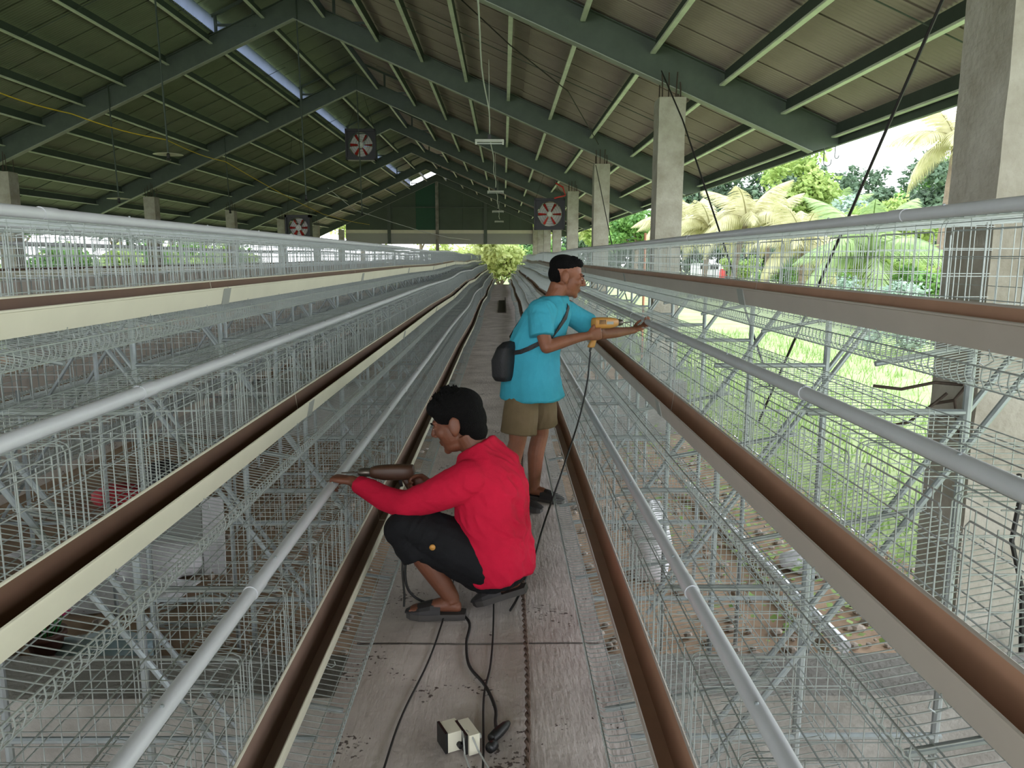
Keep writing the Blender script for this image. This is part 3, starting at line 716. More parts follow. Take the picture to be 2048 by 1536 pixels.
r = empty('foam_board', (-2.2, 5.85, ZG)); r.rotation_euler = (-.12, 0, .2); tag(r, 'pale upright boards standing under the left cages', 'board')
b = MB(); b.bbox(-.08, .08, -.02, .02, 0, .62); b.build('white_board', M['sack'], r); b = MB(); b.bbox(-.34, -.09, .0, .05, 0, .55); b.build('grey_board', M['sleeve'], r)
# flower pot
r = empty('flower_pot', (-2.78, 4.55, ZG)); tag(r, 'brown flower pot with red and green artificial flowers under the left cages', 'flower pot')
b = MB(); b.lathe([(.075, 0), (.11, .15), (.125, .15), (.125, .18), (.10, .18), (.09, .12)], (0, 0, 0), 18); b.build('pot', mat('brown_pot', (86, 56, 46), .5), r, True)
fl = [mat('petal_red', (200, 40, 60), .6), mat('petal_orange', (226, 110, 40), .6), mat('petal_pink', (214, 70, 130), .6), mat('petal_green', (60, 150, 80), .6)]
rd = random.Random(3)
for i in range(12):
    b = MB(); a = rd.uniform(0, 6.28); q = rd.uniform(.03, .14); hz = rd.uniform(.24, .42); cx_, cy_ = q * math.cos(a), q * math.sin(a)
    b.tube([(cx_ * .3, cy_ * .3, .12), (cx_ * .7, cy_ * .7, .2), (cx_, cy_, hz)], .004, 4)
    b.build('stem', fl[3], r)
    for k in range(1):
        b = MB()
        for j in range(7):
            t = 2 * math.pi * j / 7; d = Vector((math.cos(t), math.sin(t), .4)).normalized(); n_ = Vector((-math.sin(t), math.cos(t), 0)); c = Vector((cx_, cy_, hz))
            b.add([tuple(c), tuple(c + d * .03 + n_ * .018), tuple(c + d * .055), tuple(c + d * .03 - n_ * .018)], [(0, 1, 2, 3)])
        b.ell((cx_, cy_, hz), (.012, .012, .01), 8, 5); b.build('flower', fl[i % 4], r)
# coil of wire strapping
b = MB()
for k in range(4):
    b.tube([(-2.05 + (.24 + .015 * k) * math.cos(2 * math.pi * j / 28), 5.05 + (.20 + .015 * k) * math.sin(2 * math.pi * j / 28), ZG + .05 + .012 * k + .02 * math.sin(j * .9 + k)) for j in range(29)], .007, 5, False)
tag(b.build('wire_coil', M['wire']), 'loose coil of shiny strapping on the earth under the left cages', 'wire coil')
b = MB(); b.tube([(2.09, 8.0, ZG + .08), (2.25, 4.5, ZG + .08)], .045, 12); tag(b.build('ground_pipe', M['pvc'], None, True), 'white pipe lying on the ground under the right cages', 'pipe')
# pebbles
b = MB(); rd = random.Random(5)
for i in range(900):
    x = rd.choice([rd.uniform(.7, 3.4), rd.uniform(-3.9, -.7)]); y = rd.uniform(4.0, 10); q = rd.uniform(.012, .045)
    b.ell((x, y, ZG + .02 + .05 * mnoise.noise((x * 1.3, y * 1.3, 0))), (q * rd.uniform(.7, 1.3), q, q * .6), 6, 4)
tag(b.build('pebbles', mat('pebble_stone', (150, 138, 126), .9, 0, .35, 9)), 'loose pebbles and rubble scattered over the earth floor', 'pebbles', kind='stuff')

# ------------------------------------------------------------------ vegetation and yard outside
def crown_mesh(seed, blobs, n, ls, m_):
    rd = random.Random(seed); mb = MB(); tot = sum(b[1][0] * b[1][2] for b in blobs)
    for c, r in blobs:
        k = int(n * r[0] * r[2] / tot)
        for _ in range(k):
            d = Vector((rd.gauss(0, 1), rd.gauss(0, 1), rd.gauss(0, 1))).normalized(); q = rd.uniform(.55, 1.05)
            p = Vector((c[0] + d.x * r[0] * q, c[1] + d.y * r[1] * q, c[2] + d.z * r[2] * q))
            a = Vector((rd.gauss(0, 1), rd.gauss(0, 1), rd.gauss(0, .6) - .3)).normalized(); s_ = a.cross(d)
            if s_.length < .1: continue
            s_.normalize(); l = ls * rd.uniform(.6, 1.4); nn = a.cross(s_) * l * .15
            mb.add([tuple(p), tuple(p + a * l * .5 + s_ * l * .3 + nn), tuple(p + a * l), tuple(p + a * l * .5 - s_ * l * .3 + nn)], [(0, 1, 2, 3)])
    return mb.mesh('foliage', m_)
CR = {}
def crowns():
    rd = random.Random(2)
    def bl(n, sp, r, zc):
        out = [((0, 0, zc), (r, r, r * .8))]
        for _ in range(n): out.append(((rd.uniform(-sp, sp), rd.uniform(-sp, sp), zc + rd.uniform(-sp * .6, sp * .7)), (r * rd.uniform(.4, .7),) * 3))
        return out
    CR['round'] = bl(9, 2.6, 2.2, 6.0); CR['tall'] = bl(12, 2.4, 2.2, 8.0) + bl(6, 2.0, 1.6, 11.5); CR['bush'] = [((x, y, max(.7, z)), r) for (x, y, z), r in bl(9, 1.3, 1.0, 1.1)]
crowns()
FO = {}
def foliage(kind, m_, n, ls):
    k = (kind, m_, n)
    if k not in FO: FO[k] = crown_mesh(len(FO) + 11, CR[kind], n, ls, M[m_])
    return FO[k]
mb = MB(); mb.tube([(0, 0, 0), (.05, 0, 2), (-.05, .1, 4), (.1, 0, 6.2)], [.28, .22, .17, .09], 8)
for a in range(5): mb.tube([(0, 0, 3.2 + a * .4), (1.0 * math.cos(a * 1.3), 1.0 * math.sin(a * 1.3), 4.6 + a * .35), (1.9 * math.cos(a * 1.3), 1.9 * math.sin(a * 1.3), 5.4 + a * .4)], [.10, .07, .03], 6)
TRUNK = mb.mesh('trunk', M['bark'], True)
mb = MB()
for a in range(6): mb.tube([(0, 0, 0), (.5 * math.cos(a), .5 * math.sin(a), .7), (.8 * math.cos(a), .8 * math.sin(a), 1.4)], [.04, .03, .01], 5)
STEMS = mb.mesh('stems', M['bark'])
def tree(kind, m_, x, y, sc, label, n=2600, ls=.5, group='trees outside', rz=0):
    r = empty('bush' if kind == 'bush' else 'broadleaf_tree', (x, y, ZG), rz); r.scale = (sc, sc, sc); tag(r, label, 'bush' if kind == 'bush' else 'tree', group)
    link('foliage', foliage(kind, m_, n, ls), r); link('stems' if kind == 'bush' else 'trunk', STEMS if kind == 'bush' else TRUNK, r); return r
def at(px, Y): return .10 + (px - 1007) * Y / 1540.0      # where a column of the view meets depth Y
# right side
tree('tall', 'leaf_light', at(1575, 62), 62, .86, 'light green leafy tree left of the eave hook', 3600, .55)
tree('round', 'leaf_pale', at(1690, 58), 58, .85, 'pale bluish tree below the eave, right of the light green tree', 3000, .5)
tree('tall', 'leaf_dark', at(1850, 52), 52, .72, 'tall darker tree beside the nearest right pillar', 3600, .55, rz=1)
tree('round', 'leaf_light', at(1760, 46), 46, .72, 'light green round tree in front of the darker tree', 3000, .5, rz=2)
tree('round', 'leaf_mid', at(1270, 78), 78, .9, 'green tree seen between the second and third right pillars', 2600, .5, rz=3)
tree('round', 'leaf_light', at(1200, 84), 84, .8, 'yellow green tree seen low between far right pillars', 2600, .5, rz=4)
for i, (px, Y, sc, mm, lab) in enumerate(((1800, 33, 1.35, 'leaf_light', 'large bright bush left of the nearest pillar'), (1850, 28, .95, 'leaf_mid', 'mid green bush against the nearest pillar'), (1755, 27, .8, 'leaf_pale', 'pale shrub in front of the bright bush'), (1830, 20, .62, 'leaf_pale', 'small pale shrub nearest the right pillar'), (1560, 62, 1.2, 'leaf_mid', 'green bush at the foot of the palm trunks'), (1690, 52, 1.5, 'leaf_mid', 'wide green bush before the dark grove'), (1480, 80, 1.2, 'leaf_light', 'light bush right of the parked vehicle'))):
    tree('bush', mm, at(px, Y), Y, sc, lab, 2200, .22, 'bushes outside on the right', rz=i)
rd = random.Random(9)
k = 0
for x in np.arange(14, 92, 6.2):
    tree('tall', 'leaf_dark', x + rd.uniform(-1.5, 1.5), 104 + rd.uniform(-6, 8), rd.uniform(1.0, 1.3), 'dark tree in the grove closing the grass field', 2600, .6, 'dark grove behind the field', rz=k); k += 1
for x in np.arange(40, 96, 7): tree('tall', 'leaf_mid', x, 62 + rd.uniform(-6, 6) + (96 - x) * .2, rd.uniform(.9, 1.2), 'green tree beyond the right edge of the grass field', 2600, .6, 'trees on the far right', rz=x)
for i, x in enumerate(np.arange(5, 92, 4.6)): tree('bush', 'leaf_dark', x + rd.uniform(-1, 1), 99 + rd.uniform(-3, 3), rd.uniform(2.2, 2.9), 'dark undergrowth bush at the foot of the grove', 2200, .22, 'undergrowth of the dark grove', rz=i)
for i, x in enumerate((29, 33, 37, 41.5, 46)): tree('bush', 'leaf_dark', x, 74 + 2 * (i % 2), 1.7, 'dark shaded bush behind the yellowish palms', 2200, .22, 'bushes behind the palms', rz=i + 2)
# far end and left side
tree('bush', 'leaf_bright', -.2, 66, 2.0, 'bright yellow green bush at the far end of the aisle', 3200, .24, 'plants at the far end', rz=1)
tree('bush', 'leaf_mid', 2.3, 69, 1.9, 'green bush at the far end, right of the bright one', 2600, .22, 'plants at the far end', rz=2)
tree('bush', 'leaf_bright', -3.6, 73, 1.9, 'yellow green bush at the far end, left of the aisle', 2600, .22, 'plants at the far end', rz=3)
for i, x in enumerate((-15, -9, -3, 4, 10)): tree('round', 'leaf_bright', x, 84 + 3 * (i % 2), 1.05, 'light green tree behind the far gable', 2600, .5, 'trees behind the far gable', rz=i)
for i, y in enumerate(np.arange(-16, 72, 5.5)):  # near end of this row is unseen, added to cut light from the left
    tree('round' if i % 2 else 'tall', ('leaf_mid', 'leaf_light', 'leaf_dark')[i % 3], -21.5 - rd.uniform(0, 4), y, rd.uniform(.7, .95), 'leafy tree outside the open left side', 2600, .5, 'trees on the left side', rz=i)
for i, y in enumerate(np.arange(16, 60, 5)): tree('bush', ('leaf_light', 'leaf_mid')[i % 2], -18.2 - rd.uniform(0, 1.2), y, rd.uniform(1.3, 1.8), 'leafy bush outside the open left side', 2200, .22, 'bushes on the left side', rz=i)

# coconut palms
def frond_mesh(seed, m_, droop):
    rd = random.Random(seed); mb = MB(); Lr = 3.6; pts = []; n = 14
    for i in range(n + 1):
        t = i / n; pts.append(Vector((Lr * (t - .18 * droop * t * t), 0, Lr * (.42 * t - (.42 + .42 * droop) * t * t))))
    mb.tube(pts, [.05 * (1 - .85 * i / n) for i in range(n + 1)], 5)
    for i in range(2, 44):
        t = i / 44; f = t * n; a = int(f); p = pts[a].lerp(pts[min(a + 1, n)], f - a); tg = (pts[min(a + 1, n)] - pts[a]).normalized()
        ll = 1.0 * math.sin(math.pi * min(1, t * .9 + .12)) + .12
        for sgn in (-1, 1):
            d = (Vector((0, sgn, 0)) * .8 + tg * .55 + Vector((0, 0, -.35 - .3 * droop + rd.uniform(-.15, .15)))).normalized(); wv = tg * .045
            q = p + d * ll * .55; e = p + d * ll + Vector((0, 0, -.28 * ll))
            mb.add([tuple(p - wv), tuple(p + wv), tuple(q + wv), tuple(q - wv), tuple(e)], [(0, 1, 2, 3), (3, 2, 4)])
    return mb.mesh('frond', m_)
FR = {'y': [frond_mesh(i, M['frond_y'], d) for i, d in enumerate((.35, .8, 1.2))], 'g': [frond_mesh(i + 5, M['frond_g'], d) for i, d in enumerate((.3, .75, 1.15))]}
PT = {}
def palm(x, y, h, col, label, seed, nf=15):
    rd = random.Random(seed); r = empty('coconut_palm', (x, y, ZG), rd.uniform(0, 6)); tag(r, label, 'palm tree', 'coconut palms on the right')
    mb = MB(); n = 12; lean = rd.uniform(.2, .7); pts = [(lean * (i / n) ** 2, 0, h * i / n) for i in range(n + 1)]
    mb.tube(pts, [(.20 - .07 * i / n) * (1.12 if i % 2 else 1) for i in range(n + 1)], 9); mb.build('trunk', M['bark'], r, True)
    for i in range(nf):
        v = 0 if i < nf * .3 else (1 if i < nf * .7 else 2); o = link('frond', FR[col][v], r, (lean, 0, h)); o.rotation_euler = (0, (-.75, -.25, .15)[v] + rd.uniform(-.12, .12), i * 2.4 + rd.uniform(-.2, .2))
palm(at(1405, 50), 50, 4.3, 'y', 'yellowish coconut palm right of the second pillar', 1)
palm(at(1462, 46), 46, 4.6, 'y', 'yellowish coconut palm, second from the second pillar', 2)
palm(at(1530, 56), 56, 4.9, 'y', 'yellow fronded palm left of the light green tree', 3)
palm(at(1600, 42), 42, 3.2, 'y', 'low yellowish palm under the eave hook', 4)
palm(at(1350, 62), 62, 5.2, 'y', 'pale palm peeping left of the second pillar', 5)
palm(at(1870, 40), 40, 8.2, 'y', 'tall palm with orange yellow fronds at the nearest pillar', 6)
palm(at(1745, 30), 30, 2.6, 'g', 'upright green palm behind the bracing rope', 7, 12)
palm(at(1660, 66), 66, 6.2, 'g', 'green palm in front of the dark grove', 8)
palm(at(1640, 72), 72, 6.0, 'g', 'far green palm with a bare trunk', 9)
# parked vehicles on the grass
def vehicle(name, loc, rz, L_, W_, H_, m_, label, cat):
    r = empty(name, loc, rz); tag(r, label, cat)
    prof = [(-L_ / 2, .35), (L_ / 2, .35), (L_ / 2, .85), (L_ * .30, .95), (L_ * .16, H_), (-L_ * .46, H_), (-L_ / 2, .95)]; n = len(prof)
    b = MB(); b.add([(x, -W_ / 2, z) for x, z in prof] + [(x, W_ / 2, z) for x, z in prof], [tuple(range(n)), tuple(range(n, 2 * n))[::-1]] + [(i, n + i, n + (i + 1) % n, (i + 1) % n) for i in range(n)]); b.build('body', m_, r)
    for s_ in (-1, 1):
        for a, c in ((-L_ * .42, -L_ * .15), (-L_ * .12, L_ * .13)):
            b = MB(); b.bbox(a, c, s_ * W_ / 2 - .01, s_ * W_ / 2 + .01, H_ - .6, H_ - .12); b.build('window', M['black'], r)
        for x in (-L_ * .3, L_ * .3):
            b = MB(); b.lathe([(.1, -.1), (.33, -.1), (.35, 0), (.33, .1), (.1, .1)], (x, s_ * W_ / 2 * .95, .34), 16, 0, 'Y'); b.build('wheel', M['black'], r)
vehicle('parked_van', (at(1418, 84), 84, ZG), .2, 4.0, 1.7, 1.9, M['white'], 'white van parked on the grass seen through the top cages', 'van')
vehicle('parked_tricycle', (at(1452, 83), 82, ZG), .2, 1.9, 1.2, 1.35, M['red'], 'red covered tricycle parked right of the white van', 'tricycle')

# grass and weeds beside the right pillars
rd = random.Random(4); mb = MB()
for i in range(15000):
    x = 2.9 + 13 * rd.random() ** 1.6; y = rd.uniform(1.5, 26); 
    if 2.2 < x < 2.75 and abs((y - BAY0) % BAY) < .5: continue
    h = rd.uniform(.08, .32); a = rd.uniform(0, 6.28); wx, wy = .012 * math.cos(a), .012 * math.sin(a); lx, ly = rd.uniform(-.12, .12), rd.uniform(-.12, .12)
    mb.add([(x - wx, y - wy, ZG - .02), (x + wx, y + wy, ZG - .02), (x + lx, y + ly, ZG + h)], [(0, 1, 2)])
tag(mb.build('grass_blades', M['blade']), 'short grass growing beside the right row of pillars', 'grass', kind='stuff')
mb = MB()
for i in range(2600):
    y = rd.uniform(2.0, 11); x = rd.uniform(2.3, 4.6) if rd.random() < .7 else rd.uniform(1.6, 2.6)
    if x < 2.8 and (abs(y - BAY0 - .1) < .85 or abs(y - BAY0 - BAY - .1) < .9): continue
    z = ZG + rd.uniform(.02, .22); a = rd.uniform(0, 6.28); l = rd.uniform(.03, .075); d = Vector((math.cos(a), math.sin(a), rd.uniform(-.2, .4))); s_ = Vector((-math.sin(a), math.cos(a), rd.uniform(-.3, .3))); p = Vector((x, y, z))
    mb.add([tuple(p), tuple(p + d * l * .5 + s_ * l * .4), tuple(p + d * l), tuple(p + d * l * .5 - s_ * l * .4)], [(0, 1, 2, 3)])
tag(mb.build('creeping_weeds', M['blade']), 'creeping broad leaved weeds at the edge of the right cages', 'weeds', kind='stuff')

# ------------------------------------------------------------------ people
def fuse(mb, voxel, smooth=4, factor=.5):
    """one continuous skin out of overlapping closed volumes"""
    me = mb.mesh('tmp', []) if False else bpy.data.meshes.new('tmp')
    if not me.vertices: me.from_pydata(mb.v, [], mb.f)
    o = bpy.data.objects.new('tmp', me); COL.objects.link(o)
    rm = o.modifiers.new('r', 'REMESH'); rm.mode = 'VOXEL'; rm.voxel_size = voxel; rm.use_smooth_shade = True
    if smooth: sm = o.modifiers.new('s', 'SMOOTH'); sm.factor = factor; sm.iterations = smooth
    dg = bpy.context.evaluated_depsgraph_get(); out = bpy.data.meshes.new_from_object(o.evaluated_get(dg))
    bpy.data.objects.remove(o); bpy.data.meshes.remove(me); return out
def body_mesh(mb, name, m_, voxel, smooth=4, disp=None, factor=.5):
    me = fuse(mb, voxel, smooth, factor); me.name = name; me.materials.clear(); me.materials.append(m_)
    if disp:
        n = len(me.vertices); co = np.empty(n * 3, 'f'); me.vertices.foreach_get('co', co); no = np.empty(n * 3, 'f'); me.vertices.foreach_get('normal', no)
        co = co.reshape(-1, 3); no = no.reshape(-1, 3); d = np.array([disp(Vector(p)) for p in co.tolist()], 'f')
        me.vertices.foreach_set('co', (co + no * d[:, None]).ravel())
    me.polygons.foreach_set('use_smooth', [True] * len(me.polygons)); me.update(); return me
def loft(mb, rings, n=20, sq=2.0):
    """rings: (centre, u axis vector, v axis vector)  - closed at both ends; sq>2 squares the section"""
    vs = []
    for c, u, v in rings:
        c, u, v = Vector(c), Vector(u), Vector(v)
        for k in range(n):
            a = 2 * math.pi * k / n; ca, sa = math.cos(a), math.sin(a)
            ca = math.copysign(abs(ca) ** (2 / sq), ca); sa = math.copysign(abs(sa) ** (2 / sq), sa); vs.append(tuple(c + u * ca + v * sa))
    N = len(rings); fs = []
    for i in range(N - 1):
        for k in range(n): k2 = (k + 1) % n; fs.append((i * n + k, i * n + k2, (i + 1) * n + k2, (i + 1) * n + k))
    fs.append(tuple(range(n - 1, -1, -1))); fs.append(tuple(range((N - 1) * n, N * n))); mb.add(vs, fs)
def limb(mb, pts, rs, n=16, ends=True):
    P_ = [Vector(p) for p in pts]; out = []; rr = []
    for i in range(len(P_) - 1):
        p0, p1, p2, p3 = P_[max(i - 1, 0)], P_[i], P_[i + 1], P_[min(i + 2, len(P_) - 1)]
        for k in range(5):
            t = k / 5; a = .5 * ((2 * p1) + (-p0 + p2) * t + (2 * p0 - 5 * p1 + 4 * p2 - p3) * t * t + (-p0 + 3 * p1 - 3 * p2 + p3) * t ** 3)
            out.append(p1.lerp(p2, t).lerp(a, .6)); rr.append(rs[i] + (rs[i + 1] - rs[i]) * t)
    out.append(P_[-1]); rr.append(rs[-1]); mb.tube(out, rr, n)
    if ends:
        for p, r in ((P_[0], rs[0]), (P_[-1], rs[-1])): mb.ell(p, (r * .98,) * 3, 14, 9)
def frame(x, n):
    x = Vector(x).normalized(); n = Vector(n); n = (n - x * n.dot(x)).normalized(); return x, n
def hand(mb, wrist, xdir, palm_n, thumb, curl=(.5, .6, .4), spread=1.0, tc=.5, sc=1.0):
    """palm and five fingers; xdir along the fingers, palm_n out of the palm, thumb = side the thumb leaves"""
    x, n = frame(xdir, palm_n); t = x.cross(n)
    if t.dot(Vector(thumb)) < 0: t = -t
    W = Vector(wrist); q = lambda a, b, c: W + (x * a + t * b + n * c) * sc
    R = Matrix((x, t, n)).transposed()
    loft(mb, [(q(-.015, 0, 0), t * .026 * sc, n * .020 * sc), (q(.02, .0, 0), t * .033 * sc, n * .018 * sc), (q(.06, 0, 0), t * .041 * sc, n * .0155 * sc), (q(.09, 0, 0), t * .039 * sc, n * .0125 * sc), (q(.098, 0, .001), t * .033 * sc, n * .008 * sc)], 18, 2.6)
    for i, (b, ln) in enumerate(((.030, .074), (.0105, .082), (-.0095, .077), (-.029, .060))):
        p = q(.086, b, 0); d = (x + t * .10 * spread * (1.2 - i * .8)).normalized(); ang = 0; pts = [p]; rs = [.0092 * sc]
        for j, f in enumerate((.46, .30, .24)):
            ang += curl[j] * (1 + .06 * i); dd = d * math.cos(ang) + n * math.sin(ang); pts.append(pts[-1] + dd * ln * f * sc); rs.append((.0086, .0078, .0066)[j] * sc)
        mb.tube(pts, rs, 10); 
        for pp, r in zip(pts, rs): mb.ell(pp, (r, r, r), 10, 7)
    p = q(.022, .026, .004); pts = [p, p + (x * .030 + t * .026 + n * .010 * tc) * sc, p + (x * .058 + t * .030 + n * .030 * tc * 1.4) * sc, p + (x * .080 + t * (.026 - .01 * tc) + n * .048 * tc * 1.3) * sc]; rs = [.0145 * sc, .0115 * sc, .010 * sc, .008 * sc]
    mb.tube(pts, rs, 10)
    for pp, r in zip(pts, rs): mb.ell(pp, (r, r, r), 10, 7)
def head_parts(h):
    E_ = h.ell
    E_((-.018, 0, .034), (.097, .076, .086), 24, 16); E_((.030, 0, -.022), (.062, .063, .088), 20, 14); E_((.030, 0, -.078), (.054, .050, .036), 18, 12); E_((.070, 0, -.098), (.017, .022, .018))
    E_((.079, 0, .026), (.016, .050, .013)); h.tube([(.084, 0, .022), (.100, 0, .0), (.112, 0, -.024)], [.008, .0095, .012], 10); E_((.110, 0, -.025), (.012, .011, .010))
    for s_ in (-1, 1):
        E_((.098, s_ * .013, -.029), (.011, .009, .008)); E_((.060, s_ * .042, -.018), (.026, .020, .024)); E_((.079, s_ * .032, .004), (.013, .017, .0105))
        Rr = Matrix.Rotation(s_ * .35, 3, 'Z') @ Matrix.Rotation(-.18, 3, 'Y')
        E_((-.014, s_ * .085, .0), (.024, .0095, .037), 16, 12, Rr); E_((-.004, s_ * .078, -.030), (.013, .010, .015))
    E_((.085, 0, -.058), (.012, .022, .0062)); E_((.083, 0, -.070), (.011, .018, .0065)); h.tube([(-.03, 0, -.05), (-.045, 0, -.12), (-.06, 0, -.19)], [.060, .056, .060], 18)
def xf(src, dst, Mx):
    dst.add([tuple(Mx @ Vector(v)) for v in src.v], src.f)
def head_matrix(pos, f, up_, sc):
    f = Vector(f).normalized(); u = Vector(up_); u = (u - f * u.dot(f)).normalized(); l = u.cross(f)
    R = Matrix((f, l, u)).transposed().to_4x4(); return Matrix.Translation(pos) @ R @ Matrix.Scale(sc, 4)
def face_details(root, Mx, skin_dark):
    for s_ in (-1, 1):
        b = MB(); b.ell((.0855, s_ * .032, .0035), (.0075, .0125, .0042), 12, 8); c = MB(); xf(b, c, Mx); c.build('eye', M['eye_white'], root, True)
        b = MB(); b.ell((.0918, s_ * .032, .0032), (.0022, .0045, .0040), 10, 6); c = MB(); xf(b, c, Mx); c.build('iris', M['hair'], root, True)
        b = MB(); b.tube([(.0955, s_ * .014, .0225), (.0955, s_ * .032, .028), (.082, s_ * .054, .0225)], [.0035, .0042, .002], 6); c = MB(); xf(b, c, Mx); c.build('eyebrow', M['hair'], root, True)
    b = MB(); b.ell((.0935, 0, -.0642), (.003, .017, .0016), 10, 6); c = MB(); xf(b, c, Mx); c.build('lips', skin_dark, root, True)
M['hair'] = mat('black_hair', (9, 8, 8), .8, 0, .2, 60, .6, 160, spec=.15)
M['eye_white'] = mat('eye_white', (190, 182, 176), .3)
M['skin1'] = mat('skin_tan', (132, 82, 58), .55, 0, .10, 14, .08, 120); M['skin2'] = mat('skin_brown', (108, 64, 45), .55, 0, .10, 14, .08, 120)
M['lip'] = mat('lip', (112, 62, 54), .5)
M['teal'] = mat('teal_cotton', (64, 160, 182), .85, 0, .06, 9, .12, 220, spec=.2); M['crimson'] = mat('crimson_knit', (188, 22, 54), .85, 0, .07, 9, .15, 200, spec=.2)
M['khaki'] = mat('khaki_shorts', (112, 96, 72), .85, 0, .10, 8, .15, 200, spec=.2); M['blackcloth'] = mat('black_shorts', (17, 17, 20), .8, 0, .25, 12, .15, 160, spec=.25)
M['clog'] = mat('dark_rubber', (34, 30, 30), .6, 0, .12, 10); M['sole'] = mat('grey_sole', (60, 56, 53), .7)
M['drill'] = mat('ochre_drill', (186, 132, 62), .45, 0, .08, 8); M['steel_dark'] = mat('chuck_steel', (96, 88, 80), .35, .7); M['bagcloth'] = mat('black_nylon', (22, 22, 25), .6, 0, .2, 20, .2, 120)

def wrinkle(seed, amp, dirv, f=1.0):
    """creases drawn out along dirv: ridged noise squeezed across the crease direction"""
    dv = Vector(dirv).normalized(); o1 = Vector((seed, seed * .37, 0))
    def fn(p):
        w_ = Vector((mnoise.noise(p * 4 + o1), mnoise.noise(p * 4 + o1 * 2), 0)) * .05
        q = (p + w_) * 15 * f; q = q - dv * (q.dot(dv) * .78)
        r1 = 1 - 2.4 * abs(mnoise.noise(q + o1)); r2 = 1 - 2.2 * abs(mnoise.noise(q * 1.9 + o1 * 3)); mk = .45 + .9 * mnoise.noise(p * 3.2 + o1)
        return amp * (max(0, mk) * (.6 * r1 + .25 * r2) + .5 * mnoise.noise(p * 5 + o1))
    return fn
def sandal(root, heel, dirv, sc=1.0, pitch=0.0, name='sandal', side=1):
    """clog: sole, rounded upper over the toes and a heel strap"""
    r = link(name, None) if False else None
    d = Vector((dirv[0], dirv[1], 0)).normalized(); l = Vector((-d.y, d.x, 0)); up_ = Vector((0, 0, 1))
    if pitch: d2 = d * math.cos(pitch) - up_ * math.sin(pitch); up_ = up_ * math.cos(pitch) + d * math.sin(pitch); d = d2
    O = Vector(heel); q = lambda a, b, c: O + (d * a + l * b + up_ * c) * sc
    so = MB(); outl = [(-.005, .0, .030), (.03, .0, .036), (.09, .003, .036), (.15, .004, .044), (.20, .004, .047), (.24, .0, .040), (.262, -.004, .022)]
    vs = []; fs = []; n = len(outl)
    for z in (0, .028):
        for a, b, w_ in outl: vs.append(tuple(q(a, b - w_, z))); 
        for a, b, w_ in outl[::-1]: vs.append(tuple(q(a, b + w_, z)))
    m2 = 2 * n; fs = [tuple(range(m2))[::-1], tuple(range(m2, 2 * m2))] + [(i, (i + 1) % m2, m2 + (i + 1) % m2, m2 + i) for i in range(m2)]
    so.add(vs, fs); o = so.build(name, M['sole'], root)
    u = MB()
    for (a0, h0, w0), (a1, h1, w1) in zip([(.105, .085, .040), (.15, .078, .046), (.20, .062, .048), (.24, .045, .040)], [(.15, .078, .046), (.20, .062, .048), (.24, .045, .040), (.268, .030, .020)]):
        for k in range(8):
            t0, t1 = math.pi * k / 8, math.pi * (k + 1) / 8
            P4 = [q(a, w_ * math.cos(t) * 1.02, .024 + (h - .024) * math.sin(t) ** .8) for a, h, w_, t in ((a0, h0, w0, t0), (a0, h0, w0, t1), (a1, h1, w1, t1), (a1, h1, w1, t0))]
            u.add([tuple(p) for p in P4], [(0, 1, 2, 3)])
    u.build('upper', M['clog'], o, True)
    return o
def foot_geom(mb, ankle, heel, dirv, pitch=0.0, sc=1.0):
    d = Vector((dirv[0], dirv[1], 0)).normalized(); l = Vector((-d.y, d.x, 0)); up_ = Vector((0, 0, 1))
    if pitch: d2 = d * math.cos(pitch) - up_ * math.sin(pitch); up_ = up_ * math.cos(pitch) + d * math.sin(pitch); d = d2
    O = Vector(heel); q = lambda a, b, c: O + (d * a + l * b + up_ * c) * sc
    loft(mb, [(q(.005, 0, .05), l * .018, up_ * .018), (q(.02, 0, .052), l * .028, up_ * .024), (q(.06, 0, .062), l * .032, up_ * .034), (q(.11, 0, .058), l * .034, up_ * .030), (q(.17, 0, .046), l * .039, up_ * .019), (q(.215, 0, .040), l * .038, up_ * .013), (q(.235, 0, .038), l * .026, up_ * .009)], 16)
    mb.tube([Vector(ankle), q(.045, 0, .07)], [.036, .034], 14)
    for i in range(5): mb.ell(q(.228 - .008 * i, .026 - .013 * i, .038), (.012, .0075, .008), 8, 6)
